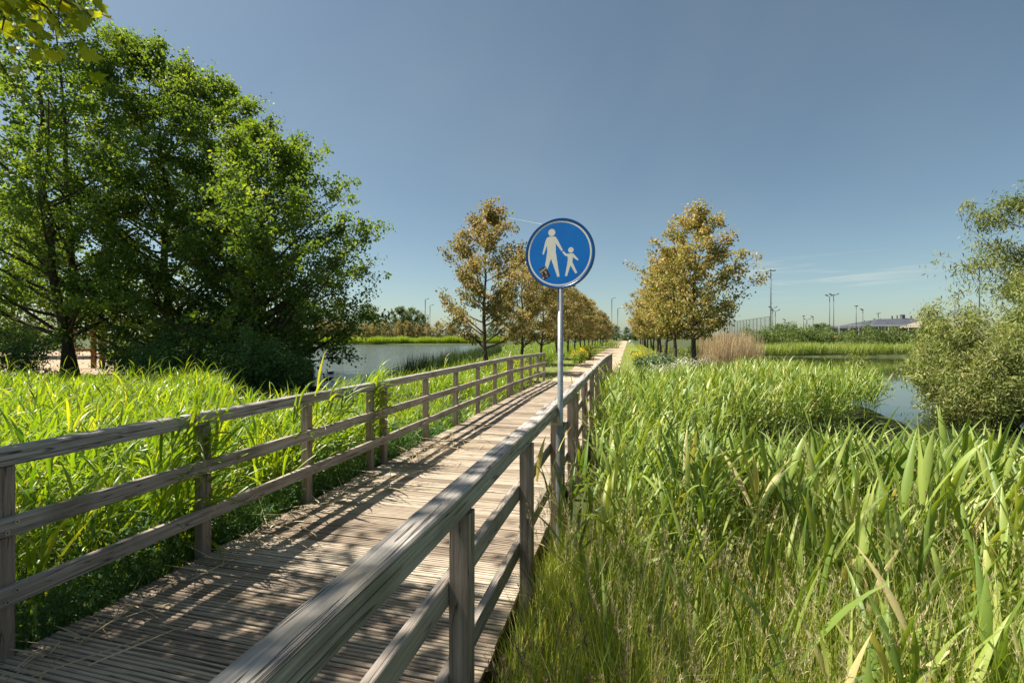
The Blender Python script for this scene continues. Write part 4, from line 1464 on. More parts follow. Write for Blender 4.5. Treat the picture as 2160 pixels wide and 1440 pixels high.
# low lush growth
kp = rgx.random(N_) < 0.5
ribbons(g, P[kp], rgx.uniform(0, 6.28, kp.sum()), np.abs(rgx.normal(0, 0.45, kp.sum())), rgx.uniform(0, 1.2, kp.sum()), rgx.uniform(0.12, 0.35, kp.sum()), 0.007, 3, P_blade, np.clip(tn[kp] + 0.1, 0, 1))
tag(g.build('grass', M['grass']), 'thick knee-high meadow grass in the right foreground', kind='stuff')
nb = 300
xb, yb = scatter(nb * 6, 0.0, 6.0, 1.5, 4.6, rgx, lambda x, y: (poly_sd(x, y, GR) > 0.05) & (np.hypot(x, y) > 1.7) & (to_ab(x, y)[1] < 0.1))
xb, yb = xb[:nb], yb[:nb]
gs, g2 = Geo(), Geo()
reed_stems(gs, g2, on_ground(xb, yb, -0.5), rgx.uniform(0.35, 0.85, len(xb)), rgx, 4, 0.38, 0.022, 6, 0.1, 0.0, -0.1, 3, bendm=0.35, lo=0.2)
xb, yb = scatter(1500, 1.0, 5.2, 1.6, 3.3, rgx, lambda x, y: (poly_sd(x, y, GR) > 0.02) & (np.hypot(x, y) > 1.9) & (x > 0.75 * y - 0.2))
xb, yb = xb[:230], yb[:230]
reed_stems(gs, g2, on_ground(xb, yb, -0.5), rgx.uniform(0.4, 0.8, len(xb)), rgx, 5, 0.44, 0.036, 6, 0.14, 0.1, 0.12, 3, bendm=0.5, lo=0.2)
tag(merge(g2, gs).build('young_reeds', M['reed']), 'scattered broad young reed blades standing in the foreground grass', kind='stuff')
# flowering stalks
gs = Geo()


def stalks(gs, x, y, rng, hlo, hhi, mat_st=0, mat_hd=1, dense=34, hl=0.17, wid=0.0026, nod=0.8):
    n_ = len(x)
    P = on_ground(x, y, -0.5)
    az = rng.uniform(0, 6.28, n_)
    ti = np.abs(rng.normal(0, 0.09, n_))
    be = rng.uniform(0, 0.5, n_)
    H = rng.uniform(hlo, hhi, n_)
    ribbons(gs, P, az, ti, be, H, 0.0032, 5, P_stem, rng.uniform(0.4, 1.0, n_), bpow=2.0, mat=mat_st)
    ts = np.linspace(0, 1, 11)
    phi = ti[:, None] + be[:, None] * ts[None] ** 2
    d = np.stack([np.sin(phi) * np.cos(az)[:, None], np.sin(phi) * np.sin(az)[:, None], np.cos(phi)], -1)
    pos = np.concatenate([np.zeros((n_, 1, 3)), np.cumsum(0.5 * (d[:, 1:] + d[:, :-1]) * (H / 10)[:, None, None], 1)], 1) + P[:, None]
    for k in range(dense):
        fr = rng.uniform(1 - hl / H, 1.0)
        ii = np.clip((fr * 10).astype(int), 0, 9)
        f2 = (fr * 10 - ii)[:, None]
        B = pos[np.arange(n_), ii] * (1 - f2) + pos[np.arange(n_), ii + 1] * f2
        ribbons(gs, B, rng.uniform(0, 6.28, n_), rng.uniform(0.15, 0.8, n_), rng.uniform(0, nod, n_), rng.uniform(0.008, 0.03, n_) * (1.3 - fr) * 2.0 + 0.008, wid, 2, P_leaf, rng.uniform(0, 1, n_), mat=mat_hd)


x, y = scatter(2900, 0.2, 5.2, 1.5, 4.6, rgx, lambda x, y: (poly_sd(x, y, GR) > 0.05) & (np.hypot(x, y) > 1.6) & (clumpy(x, y, 1.2, .3) > 0.38))
stalks(gs, x, y, rgx, 0.65, 1.0)
tag(gs.build('seed_grass', [M['grass'], M['seed']]), 'tall flowering grass with pale straw seed heads in the right foreground', kind='stuff')
gs = Geo()
x, y = scatter(300, -0.1, 0.95, 0.95, 2.4, rgx, lambda x, y: (to_ab(x, y)[1] < 0.5) & (np.hypot(x, y) > 1.1) & (to_ab(x, y)[1] > -0.35))
stalks(gs, x, y, rgx, 0.3, 0.6, 0, 1, 36, 0.1, 0.003)
tag(gs.build('fescue', [M['grass'], M['fescue']]), 'purplish fescue seed heads beside the near end of the bridge', kind='stuff')

# grass and herbs right of the path beyond the bridge
RB = [ab(13.6, 0.4)[:2], ab(17.5, 0.2)[:2], ab(19, -0.9)[:2], ab(120, -1.6)[:2], ab(120, -7)[:2], (24, 56), (17, 36), (14, 28), (10.6, 21), (8.8, 18.3), (6.6, 13.8)]
x, y = scatter(30000, 3, 45, 14, 120, rr, lambda x, y: (poly_sd(x, y, RB) > 0) & (np.random.default_rng(6).random(x.shape) < np.clip(24 / y, 0.12, 1)))
P = on_ground(x, y)
g = Geo()
N_ = len(x)
hh = rr.uniform(0.2, 0.5, N_) * (0.5 + 0.8 * clumpy(x, y, 0.6, 4))
for k in range(4):
    ribbons(g, P + rr.normal(0, 0.06, P.shape) * np.array([1, 1, 0]), rr.uniform(0, 6.28, N_), np.abs(rr.normal(0, 0.3, N_)), rr.uniform(0, 1.4, N_), hh * rr.uniform(0.6, 1.1, N_), 0.014 * np.maximum(1, y / 25), 3, P_blade, np.clip(rr.normal(0.5, 0.22, N_), 0, 1))
tag(g.build('meadow', M['grass']), 'rough grass under the right row of maples', kind='stuff')

# dead stems lying on the deck
rz_ = np.random.default_rng(290)
g = Geo()
n_ = 150
aa = np.concatenate([rz_.normal(6.3, 0.7, n_), rz_.uniform(0.8, 5, 120), rz_.normal(11.5, 0.4, 25)])
bb = np.concatenate([2.95 - np.abs(rz_.normal(0, 0.35, n_)), 3.1 - np.abs(rz_.normal(0, 0.2, 120)), 2.7 - np.abs(rz_.normal(0, 0.3, 25))])
x, y, _ = ab(aa, bb)
n_ = len(aa)
P = np.stack([x, y, 0.006 + rz_.uniform(0, 0.03, n_) + np.array([dz(t) for t in aa])], -1)
ribbons(g, P, rz_.uniform(0, 6.28, n_), np.full(n_, 1.5) + rz_.normal(0, 0.1, n_) - 0.08, rz_.normal(0.06, 0.05, n_), rz_.uniform(0.12, 0.7, n_), rz_.uniform(0.003, 0.014, n_), 5, P_blade, rz_.uniform(0, 1, n_), twist=rz_.normal(0, 1, n_))
tag(g.build('litter', M['dry']), 'dry reed stems and leaf litter scattered on the deck', kind='stuff')


# ------------------------------------------------------------------ flowering and leafy plants beside the path
def plant(name, loc, hgt, rad, nst, seed, lab, cat, group, flower=None, leafm='reed_lit', leafs=0.12, nleaf=10, nfl=260, fsz=0.035, lasp=0.4):
    rg_ = np.random.default_rng(seed)
    r = empty(name, loc)
    gs_, gl_, gf_ = Geo(), Geo(), Geo()
    fl = []
    for k in range(nst):
        az = rg_.uniform(0, 6.28)
        q_ = rad * math.sqrt(rg_.uniform(0, 1))
        b_ = np.array([q_ * cos(az) * 0.6, q_ * sin(az) * 0.6, -0.1])
        hz = hgt * rg_.uniform(0.7, 1.1) * (1 - 0.35 * (q_ / rad) ** 2)
        e_ = np.array([q_ * cos(az), q_ * sin(az), hz])
        tube(gs_, bez(b_, (b_ + e_) / 2 + rg_.normal(0, 0.03, 3), e_, 5), np.linspace(0.008, 0.004, 5), 4)
        for t in np.linspace(0.15, 0.95, nleaf):
            p_ = b_ + (e_ - b_) * t
            leaf_quads(gl_, p_[None] + rg_.normal(0, 0.05, (3, 3)), leafs * (1.2 - 0.5 * t), rg_, lasp, 0.7, 0.2)
        fl.append(e_)
    gs_.build('stems', M['sedge'], r)
    gl_.build('leaves', M[leafm], r)
    if flower:
        fl = np.array(fl)
        ix = rg_.integers(0, len(fl), nfl)
        P_ = fl[ix] + rg_.normal(0, 1, (nfl, 3)) * np.array([0.07, 0.07, 0.09])
        leaf_quads(gf_, P_, fsz, rg_, 0.95, 1.0, 0.0)
        gf_.build('blossoms', M[flower], r)
    tag(r, lab, cat, group)
    return r


yl = [(1350, 29, 0.95, 0.5, 45, 'big bright yellow flowering mustard clump on the right of the path'),
      (1240, 36, 1.2, 0.7, 50, 'yellow flowering mustard clump on the left of the path, nearest its edge'),
      (1222, 31, 1.1, 0.6, 40, 'yellow flowering mustard clump on the left of the path, nearer the sign pole'),
      (1292, 75, 1.3, 1.4, 60, 'yellow flowering plants far along the left verge'),
      (1068, 17.5, 0.95, 0.5, 30, 'yellow flowering plant behind the left railing below the second maple'),
      (1100, 18.5, 0.95, 0.5, 30, 'yellow flowering plant behind the end of the left railing'),
      (1012, 19, 0.8, 0.5, 24, 'yellow flowering plant at the foot of the sparse nearest maple')]
for k, (px, Y, h_, r_, ns_, lab) in enumerate(yl):
    x = img(px, Y)
    plant('mustard_plant', (x, Y, gz(x, Y)), h_, r_, ns_, 300 + k, lab, 'flower', 'yellow mustard plants', 'yellow', 'reed_lit', 0.1, 8, 420 if k < 4 else 200, 0.05 if Y > 25 else 0.035)
for k, (px, Y, h_, r_, lab) in enumerate([(1378, 19.5, 0.85, 0.7, 'dense comfrey bush with broad grey-green leaves nearest the bridge, right of the path'), (1400, 22.5, 0.95, 0.8, 'broad-leaved comfrey bush behind the first one, left of the maple trunks'), (1365, 25, 0.8, 0.6, 'small comfrey bush below the yellow flowers')]):
    x = img(px, Y)
    plant('comfrey_bush', (x, Y, gz(x, Y)), h_, r_, 70, 320 + k, lab, 'plant', 'comfrey bushes right of the path', None, 'comfrey', 0.2, 9, 0, 0, 0.5)
for k, (px, Y, lab) in enumerate([(1432, 18, 'white-flowered cow parsley left of the nearest right maple trunk'), (1448, 20, 'white-flowered cow parsley at the foot of the nearest right maple'), (1492, 21, 'white-flowered cow parsley right of the nearest right maple trunk'), (1405, 17, 'white-flowered cow parsley in front of the comfrey bush')]):
    x = img(px, Y)
    plant('cow_parsley', (x, Y, gz(x, Y)), 0.85, 0.55, 26, 330 + k, lab, 'flower', 'cow parsley right of the path', 'whiteflower', 'grass', 0.08, 9, 420, 0.04)

# posts at the far end of the path, white ball and the black hose hoop
for k, (px, Y, h_, lab) in enumerate([(1325, 190, 1.9, 'white-topped post standing at the far end of the path'), (1304.5, 185, 1.5, 'white-topped post in the grass left of the path end')]):
    x = img(px, Y)
    r = empty('marker_post', (x, Y, gz(x, Y)))
    for dx in (-0.18, 0.18):
        g = Geo()
        tube(g, [(dx, 0, 0), (dx, 0, h_ * 0.75)], 0.06, 8, cap=True)
        g.build('leg', M['pole'], r)
    g = Geo()
    box(g, (0, 0, h_ * 0.85), (0.5, 0.16, 0.55), 0.5, 0, 0.02)
    g.build('cap', M['postwhite'], r)
    tag(r, lab, 'post', 'white-topped posts at the path end')
x = img(1329, 150)
g = Geo()
for k in range(9):
    pass
lathe(g, [(0.001, 0.95), (0.3, 0.85), (0.42, 0.55), (0.4, 0.2), (0.2, 0.0)], (0, 0, 0), 12)
o = tag(g.build('boulder', M['postwhite'], smooth=True), 'pale white boulder at the right edge of the path end', 'boulder')
o.location = (x, 150, gz(x, 150))
x = img(1335, 47)
g = Geo()
tube(g, bez(np.array([-0.25, 0, -0.05]), np.array([-0.15, 0, 0.42]), np.array([0.1, 0, 0.3]), 7), 0.05, 8)
tube(g, bez(np.array([0.1, 0, 0.3]), np.array([0.35, 0, 0.28]), np.array([0.5, 0, 0.3]), 5), 0.05, 8)
o = tag(g.build('black_pipe', M['black'], smooth=True), 'black bent pipe sticking out of the grass beside the path', 'pipe')
o.location = (x, 47, gz(x, 47))


# ------------------------------------------------------------------ lamp posts and masts
def lamp_post(px, py, Y, kind, lab, r0=0.09, dark=False, arm=1.0, yaw=0.0):
    x = img(px, Y)
    z0 = gz(x, Y)
    H = imz(py, Y) - z0
    tall = kind == 'mast'
    r = empty('floodlight_mast' if tall else 'lamp_post', (x, Y, z0), yaw)
    mp_ = M['pole_dark'] if dark else M['pole']
    g = Geo()
    if kind == 'curve':
        pts = [(0, 0, -0.3), (0, 0, H - 0.8)] + [(0.35 * (1 - cos(t)), 0, H - 0.8 + 0.65 * sin(t)) for t in np.linspace(0.2, 1.3, 5)]
        tube(g, pts, np.linspace(r0 * 1.2, r0 * 0.8, len(pts)), 8)
    else:
        tube(g, [(0, 0, -0.3), (0, 0, H * 0.5), (0, 0, H)], [r0 * 1.2, r0, r0 * 0.8], 8, cap=True)
    if tall:
        for zz in np.arange(1.5, H, 0.45):
            sd_ = 1 if int(zz / 0.45) % 2 else -1
            box(g, (sd_ * 0.16, 0, zz), (0.3, 0.03, 0.03))
    g.build('pole', mp_, r)

    def head(cx, cz, ln, tilt):
        g = Geo()
        s2, c2 = sin(tilt), cos(tilt)
        v = []
        for (i_, j_, k_) in [(i_, j_, k_) for k_ in (-1, 1) for j_ in (-1, 1) for i_ in (-1, 1)]:
            lx, lz = i_ * ln / 2, k_ * 0.09 * (1 if i_ * (1 if tilt > 0 else -1) > 0 else 0.6)
            v.append((cx + lx * c2 - lz * s2, j_ * 0.2, cz + lx * s2 + lz * c2))
        g.add(v, np.array([[0, 2, 3, 1], [4, 5, 7, 6], [0, 1, 5, 4], [2, 6, 7, 3], [0, 4, 6, 2], [1, 3, 7, 5]]))
        g.build('lamp_head', M['lamp'], r)
    if kind == 'double':
        g = Geo()
        tube(g, [(-0.45 * arm, 0, H + 0.08), (0, 0, H - 0.05), (0.45 * arm, 0, H + 0.08)], 0.04, 6)
        g.build('arm', mp_, r)
        head(-0.8 * arm, H + 0.25, 0.8 * arm, -0.45)
        head(0.8 * arm, H + 0.25, 0.8 * arm, 0.45)
    elif kind == 'single':
        head(-0.3 * arm, H + 0.05, 0.8 * arm, -0.45)
    elif kind == 'block':
        head(0, H + 0.1, 0.7 * arm, 0.01)
    elif kind == 'tee':
        head(-0.05 * arm, H + 0.05, 1.3 * arm, 0.12)
    elif kind == 'curve':
        head(0.75 * arm, H - 0.05, 0.9 * arm, 0.3)
    elif kind == 'mast':
        head(-0.45 * arm, H + 0.25, 1.0 * arm, 0.5)
        head(0.45 * arm, H + 0.3, 1.1 * arm, 0.1)
    tag(r, lab, 'mast' if tall else 'lamp post', 'lamp posts and masts in the distance')
    return r


lamp_post(1626, 574, 92, 'mast', 'tallest dark floodlight mast with climbing rungs beside the ball-stop fence', 0.1, True, 0.9)
lamp_post(2066, 568, 92, 'mast', 'tall dark floodlight mast rising behind the willow at the right', 0.1, True, 0.9)
for a_ in [
    (1630, 650, 115, 'double', 'twin-headed lamp post directly right of the tallest mast'),
    (1635.5, 656, 112, 'double', 'slightly shorter twin-headed lamp post, second right of the tallest mast'),
    (1656, 674, 130, 'single', 'short single lamp post above the small tree right of the tallest mast'),
    (1660, 682, 170, 'double', 'tiny far twin-headed lamp post right of the short single one'),
    (1695, 667, 125, 'block', 'lamp post with a dark block head left of the central twin pair'),
    (1702, 674, 165, 'double', 'small twin-headed lamp post between two single ones'),
    (1715, 668, 125, 'single', 'single slanted lamp post nearest the left of the central twin pair'),
    (1750, 625, 110, 'double', 'left one of the two tall twin-headed lamp posts above the hedge'),
    (1758.5, 623, 105, 'double', 'right one of the two tall twin-headed lamp posts above the hedge'),
    (1806, 646, 105, 'block', 'lamp post with a dark flat head between the twin pair and the grey roof'),
    (1820, 653, 108, 'single', 'single slanted lamp post left of the grey roof'),
    (1852.5, 661, 140, 'tee', 'thin lamp post with a flat tee head at the left end of the grey roof'),
    (1850, 674, 175, 'double', 'tiny twin-headed lamp post beside the tee-headed one'),
    (2022, 620, 105, 'double', 'twin-headed lamp post behind the thin willow shoots'),
    (2014, 622, 112, 'tee', 'thin lamp post just left of the twin-headed one behind the willow shoots'),
    (897, 630, 190, 'curve', 'taller curved street lamp across the left lake'),
    (907, 643, 205, 'curve', 'shorter curved street lamp across the left lake beside the nearest maple'),
    (903.5, 664, 250, 'single', 'tiny street lamp between the two curved ones'),
    (751, 656, 215, 'tee', 'tee-headed lamp post left of the domed tree across the lake'),
    (743, 665, 260, 'double', 'tiny twin-headed lamp post left of the tee-headed one across the lake'),
    (1290.5, 628, 170, 'curve', 'taller street lamp over the end of the left maple row'),
    (1303, 649, 190, 'curve', 'shorter street lamp in the gap of sky above the path end'),
]:
    lamp_post(a_[0], a_[1], a_[2], a_[3], a_[4], 0.075 * a_[2] / 100 if a_[2] < 200 else 0.13, a_[3] == 'block', 0.9 * max(1.0, a_[2] / 130))

# ball-stop fence
fx0, fy0 = img(1623, 95), 95
fx1, fy1 = img(1520, 142), 142
fn = empty('ball_stop_fence', (fx0, fy0, gz(fx0, fy0)))
tag(fn, 'high steel ball-stop fence with vertical posts beside the tallest mast', 'fence')
nps = 17
HF = 6.2
for k in range(nps):
    t = k / (nps - 1)
    g = Geo()
    tube(g, [((fx1 - fx0) * t, (fy1 - fy0) * t, -0.3), ((fx1 - fx0) * t, (fy1 - fy0) * t, HF)], 0.06, 6, cap=True)
    g.build('post', M['pole'], fn)
g = Geo()
tube(g, [(0, 0, HF), (fx1 - fx0, fy1 - fy0, HF)], 0.05, 6)
tube(g, [(0, 0, HF / 2), (fx1 - fx0, fy1 - fy0, HF / 2)], 0.03, 6)
g.build('top_rail', M['pole'], fn)
g = Geo()
for k in range(150):
    t = k / 149
    tube(g, [((fx1 - fx0) * t, (fy1 - fy0) * t, 0), ((fx1 - fx0) * t, (fy1 - fy0) * t, HF)], 0.010, 3)
for k in range(24):
    zz = HF * k / 24
    tube(g, [(0, 0, zz), (fx1 - fx0, fy1 - fy0, zz)], 0.010, 3)
g.build('wire_mesh', M['net'], fn)

# club building with grey roof, cream-roofed pavilion, pitch-side fence
Yb = 112
bx0, bx1 = img(1840, Yb), img(1990, Yb)
zb = gz(bx0, Yb)
ez, rz2 = imz(689, Yb) - zb, imz(673, Yb + 8) - zb
bd = empty('clubhouse', (bx0, Yb, zb))
tag(bd, 'low clubhouse with a wide grey hipped roof and orange brick walls behind the hedge', 'building')
W_ = bx1 - bx0
g = Geo()
box(g, (W_ / 2, 8, ez * 0.28), (W_ - 1.0, 15, ez * 0.56))
g.build('wall', M['brick'], bd)
g = Geo()
box(g, (W_ / 2, 8, ez * 0.78), (W_ - 1.6, 14.6, ez * 0.44))
g.build('window_band', M['glass'], bd)
for k in range(9):
    g = Geo()
    box(g, (0.8 + (W_ - 1.6) * k / 8, 0.62, ez * 0.78), (0.14, 0.12, ez * 0.44))
    g.build('window_post', M['frame'], bd)
g = Geo()
rv = [(-0.6, -0.6, ez), (W_ + .6, -0.6, ez), (W_ + .6, 16.6, ez), (-0.6, 16.6, ez), (7.5, 8, rz2), (W_ - 1, 8, rz2 + 0.25)]
g.add(rv + [(x_, y_, z_ - 0.25) for x_, y_, z_ in rv[:4]], [np.array([[0, 1, 5, 4], [2, 3, 4, 5]]), np.array([[1, 2, 5], [3, 0, 4]]), np.array([[0, 6, 7, 1], [1, 7, 8, 2], [2, 8, 9, 3], [3, 9, 6, 0], [6, 9, 8, 7]])])
rf_ = g.build('roof', M['roof'], bd)
for (xx, hh_, ww_) in ((11.3, 0.6, 0.25), (12.6, 0.75, 0.2), (14.0, 0.9, 0.75), (16.2, 0.6, 0.25)):
    g = Geo()
    box(g, (xx, 8, rz2 + hh_ / 2), (ww_, ww_, hh_ + 0.3))
    lathe(g, [(ww_ * 0.7, 0.0), (ww_ * 0.75, 0.08), (0.0, 0.16)], (xx, 8, rz2 + hh_ + 0.14), 10)
    g.build('roof_vent', M['lamp'], rf_)
Yp = 104
px0, px1 = img(1952, Yp), img(2045, Yp)
pv = empty('pavilion', (px0, Yp, zb))
tag(pv, 'cream tent-roofed pavilion half hidden by the willow shoots', 'building')
W2 = px1 - px0
e2, r2_ = imz(690, Yp) - zb, imz(671, Yp + 4) - zb
g = Geo()
g.add([(0, 0, e2), (W2, 0, e2), (W2, 8, e2), (0, 8, e2), (W2 * 0.42, 4, r2_), (W2 * 0.62, 4, r2_ - 0.2)], [np.array([[0, 1, 5, 4], [2, 3, 4, 5], [3, 2, 1, 0]]), np.array([[1, 2, 5], [3, 0, 4]])])
g.build('roof', M['cream'], pv)
for k in range(6):
    for yy in (0.2, 7.8):
        g = Geo()
        box(g, (0.3 + (W2 - 0.6) * k / 5, yy, e2 / 2 - 0.02), (0.16, 0.16, e2 - 0.05))
        g.build('pillar', M['frame'], pv)
g = Geo()
box(g, (W2 / 2, 4.5, e2 * 0.3), (W2 - 1.2, 5.5, e2 * 0.6))
g.build('wall', M['brick'], pv)
Yf = 96
pf = empty('pitch_fence', (img(1770, Yf), Yf, gz(img(1770, Yf), Yf)))
tag(pf, 'thin pale pitch-side fence with slim posts in front of the clubhouse', 'fence')
W3 = img(2000, Yf) - img(1770, Yf)
hf = imz(686, Yf) - gz(img(1770, Yf), Yf)
for k in range(12):
    g = Geo()
    tube(g, [(W3 * k / 11, 0, -0.2), (W3 * k / 11, 0, hf)], 0.045, 6, cap=True)
    g.build('post', M['frame'], pf)
g = Geo()
tube(g, [(0, 0, hf), (W3, 0, hf)], 0.035, 6)
g.build('top_rail', M['frame'], pf)

# ------------------------------------------------------------------ water birds
def bird(px, Y, yaw, L, lab, head_dark, neck, sleeping=False, bodym='duck_brown', group='water birds by the left railing'):
    x = img(px, Y)
    r = empty('duck', (x, Y, WATER), yaw)
    s_ = L / 0.55
    # spine from tail to bill, facing -x
    if not sleeping:
        sp = [(0.30, 0.115, 0.006), (0.25, 0.10, 0.03), (0.17, 0.075, 0.068), (0.05, 0.06, 0.09), (-0.07, 0.06, 0.092), (-0.15, 0.075, 0.072), (-0.195, 0.115, 0.045), (-0.21, 0.165 + neck * 0.3, 0.03), (-0.212, 0.20 + neck, 0.028), (-0.222, 0.235 + neck, 0.036), (-0.25, 0.245 + neck, 0.034), (-0.28, 0.236 + neck, 0.016)]
    else:
        sp = [(0.30, 0.10, 0.006), (0.24, 0.095, 0.035), (0.15, 0.085, 0.08), (0.02, 0.075, 0.105), (-0.1, 0.07, 0.1), (-0.18, 0.085, 0.07), (-0.225, 0.13, 0.04), (-0.24, 0.18, 0.032), (-0.255, 0.215, 0.038), (-0.285, 0.215, 0.036), (-0.32, 0.2, 0.018)]
    sp = np.array(sp) * s_
    pts = np.stack([sp[:, 0], np.zeros(len(sp)), sp[:, 1]], -1)
    ns = 12
    d = np.gradient(pts, axis=0)
    d /= np.linalg.norm(d, axis=1)[:, None]
    u = np.array([0, 1.0, 0])
    w = np.cross(d, u)
    an = np.arange(ns) * 2 * pi / ns
    V = pts[:, None] + sp[:, 2][:, None, None] * (np.cos(an)[None, :, None] * u * 1.05 + np.sin(an)[None, :, None] * w[:, None, :] * 0.95)
    k = len(sp)
    i, j = np.meshgrid(np.arange(k - 1), np.arange(ns), indexing='ij')
    q = np.stack([i * ns + j, i * ns + (j + 1) % ns, (i + 1) * ns + (j + 1) % ns, (i + 1) * ns + j], -1).reshape(-1, 4)
    g = Geo()
    g.v.append(V.reshape(-1, 3)); g.t.append(np.full(k * ns, .5, dtype=np.float32)); g.f.append(q)
    mi = np.zeros((k - 1, ns), dtype=np.int32)
    mi[6:] = 1 if head_dark else 0
    mi[4:6] = 0 if sleeping else 2
    g.m.append(mi.ravel()); g.n = k * ns
    g.add(V[-1], np.array([list(range(ns))]), 0.5, 1 if head_dark else 0)
    g.build('body', [M[bodym], M['duck_dark'], M['duck_pale']], r, smooth=True)
    g = Geo()
    hx_, hz_ = sp[-1, 0], sp[-1, 1]
    tube(g, [(hx_ + 0.01 * s_, 0, hz_), (hx_ - 0.025 * s_, 0, hz_ - 0.006 * s_), (hx_ - 0.055 * s_, 0, hz_ - 0.012 * s_)], [0.015 * s_, 0.013 * s_, 0.008 * s_], 7, cap=True)
    g.build('bill', M['bill'], r, smooth=True)
    for sd_ in (-1, 1):
        g = Geo()
        lathe(g, [(0.0, 0.035 * s_), (0.03 * s_, 0.02 * s_), (0.036 * s_, 0.0), (0.03 * s_, -0.02 * s_), (0.0, -0.035 * s_)], (0, 0, 0), 10)
        o = g.build('wing', M[bodym], r, smooth=True)
        o.location = (0.08 * s_, sd_ * 0.07 * s_, 0.085 * s_)
        o.scale = (4.2, 0.9, 1.4)
    tag(r, lab, 'duck', group)


bird(697, 28.5, 0.1, 0.5, 'farthest of the three ducks, dark-headed with a pale breast', True, 0.05, bodym='duck_brown')
bird(692, 24.3, 0.0, 0.58, 'middle duck swimming left with upright dark neck', True, 0.06, bodym='duck_brown')
bird(670, 19.2, 0.15, 0.66, 'nearest and largest dark duck just above the handrail', True, 0.0, True, bodym='duck_dark')

# contrail
g = Geo()
Yc = 2600.0
pA = np.array([img(1072, Yc), Yc, imz(460, Yc)])
pB = np.array([img(1150, Yc), Yc, imz(475, Yc)])
tube(g, np.linspace(pA, pB, 12), np.linspace(1.2, 2.0, 12), 6)
tag(g.build('contrail', mat_plain('contrail', (0.9, 0.9, 0.9), 1.0)), 'short thin white vapour trail left of the round sign', kind='stuff')

# ------------------------------------------------------------------ light, sky, camera
SUN_EL, SUN_AZ = R(58.5), R(-80)              # azimuth from +Y, negative = towards the left
sd = bpy.data.lights.new('sun', 'SUN')
sd.energy = 4.4
sd.angle = R(0.53)
sd.color = (1.0, 0.93, 0.82)
so = bpy.data.objects.new('sun', sd)
COL.objects.link(so)
from mathutils import Vector
dv = Vector((sin(SUN_AZ) * cos(SUN_EL), cos(SUN_AZ) * cos(SUN_EL), sin(SUN_EL)))
so.rotation_euler = dv.to_track_quat('Z', 'Y').to_euler()

w = bpy.data.worlds.new('World')
scene.world = w
w.use_nodes = True
N, L = w.node_tree.nodes, w.node_tree.links
N.clear()
sky = N.new('ShaderNodeTexSky')
sky.sky_type = 'NISHITA'
sky.sun_disc = False
sky.sun_elevation = SUN_EL
sky.sun_rotation = SUN_AZ
sky.air_density = 0.8
sky.dust_density = 0.95
sky.ozone_density = 1.0
bg = N.new('ShaderNodeBackground')
bg.inputs['Strength'].default_value = 0.05
tc = N.new('ShaderNodeTexCoord')
mp = N.new('ShaderNodeMapping')
mp.inputs['Scale'].default_value = (2.2, 2.2, 34.0)
mp.inputs['Rotation'].default_value = (0.06, 0.05, 0.3)
L.new(tc.outputs['Generated'], mp.inputs[0])
cn = N.new('ShaderNodeTexNoise')
cn.inputs['Scale'].default_value = 2.4
cn.inputs['Detail'].default_value = 7
cn.inputs['Distortion'].default_value = 0.5
L.new(mp.outputs[0], cn.inputs['Vector'])
cr = ramp(N, [(0.53, (0, 0, 0)), (0.74, (1, 1, 1))])
L.new(cn.outputs['Fac'], cr.inputs[0])
sx = N.new('ShaderNodeSeparateXYZ')
L.new(tc.outputs['Generated'], sx.inputs[0])
hz = ramp(N, [(0.055, (0, 0, 0)), (0.095, (1, 1, 1)), (0.125, (1, 1, 1)), (0.17, (0, 0, 0))])
L.new(sx.outputs['Z'], hz.inputs[0])
xr = ramp(N, [(0.3, (0, 0, 0)), (0.42, (1, 1, 1)), (0.6, (1, 1, 1)), (0.7, (0, 0, 0))])
L.new(sx.outputs['X'], xr.inputs[0])
m1 = N.new('ShaderNodeMath')
m1.operation = 'MULTIPLY'
L.new(cr.outputs[0], m1.inputs[0])
L.new(hz.outputs[0], m1.inputs[1])
m2 = N.new('ShaderNodeMath')
m2.operation = 'MULTIPLY'
L.new(m1.outputs[0], m2.inputs[0])
L.new(xr.outputs[0], m2.inputs[1])
m3 = N.new('ShaderNodeMath')
m3.operation = 'MULTIPLY'
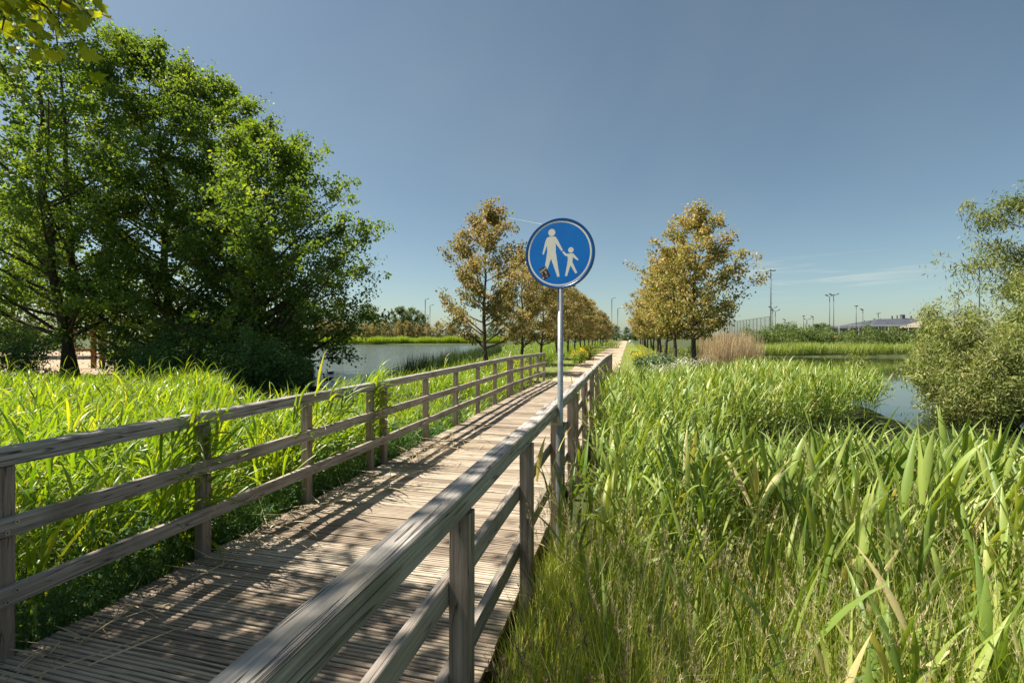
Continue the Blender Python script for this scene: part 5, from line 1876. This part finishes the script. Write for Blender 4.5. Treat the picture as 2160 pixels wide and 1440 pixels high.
m3.inputs[1].default_value = 0.45
L.new(m2.outputs[0], m3.inputs[0])
cm = N.new('ShaderNodeMix')
cm.data_type = 'RGBA'
L.new(m3.outputs[0], cm.inputs[0])
L.new(sky.outputs[0], cm.inputs[6])
cm.inputs[7].default_value = (6.5, 6.4, 6.2, 1)
hn = N.new('ShaderNodeTexNoise')
hn.inputs['Scale'].default_value = 1.7
hn.inputs['Detail'].default_value = 5
hn.inputs['Distortion'].default_value = 0.3
L.new(tc.outputs['Generated'], hn.inputs['Vector'])
hr = ramp(N, [(0.42, (0, 0, 0)), (0.72, (0.075, 0.075, 0.075))])
L.new(hn.outputs['Fac'], hr.inputs[0])
hm = N.new('ShaderNodeMix')
hm.data_type = 'RGBA'
L.new(hr.outputs[0], hm.inputs[0])
L.new(cm.outputs[2], hm.inputs[6])
hm.inputs[7].default_value = (6.0, 6.2, 6.5, 1)
tn = N.new('ShaderNodeMix')
tn.data_type = 'RGBA'
tn.blend_type = 'MULTIPLY'
tn.inputs[0].default_value = 1.0
L.new(hm.outputs[2], tn.inputs[6])
tn.inputs[7].default_value = (0.93, 0.97, 0.84, 1)
L.new(tn.outputs[2], bg.inputs[0])
out = N.new('ShaderNodeOutputWorld')
L.new(bg.outputs[0], out.inputs[0])

cam = bpy.data.cameras.new('camera')
cam.sensor_width = 36.0
cam.lens = F / 2160 * 36
cam.shift_y = -8 / 2160
cam.clip_start = 0.05
cam.clip_end = 8000
co = bpy.data.objects.new('camera', cam)
COL.objects.link(co)
co.location = (0, 0, EYE)
co.rotation_euler = (R(90), 0, 0)
scene.camera = co

scene.view_settings.view_transform = 'Standard'
scene.view_settings.look = 'None'
scene.view_settings.gamma = 1.0
scene.view_settings.exposure = 1.4
scene.cycles.sample_clamp_direct = 5.0
scene.cycles.sample_clamp_indirect = 3.0
scene.cycles.max_bounces = 10
scene.cycles.diffuse_bounces = 7
scene.cycles.glossy_bounces = 3
scene.cycles.transmission_bounces = 7
scene.cycles.transparent_max_bounces = 4
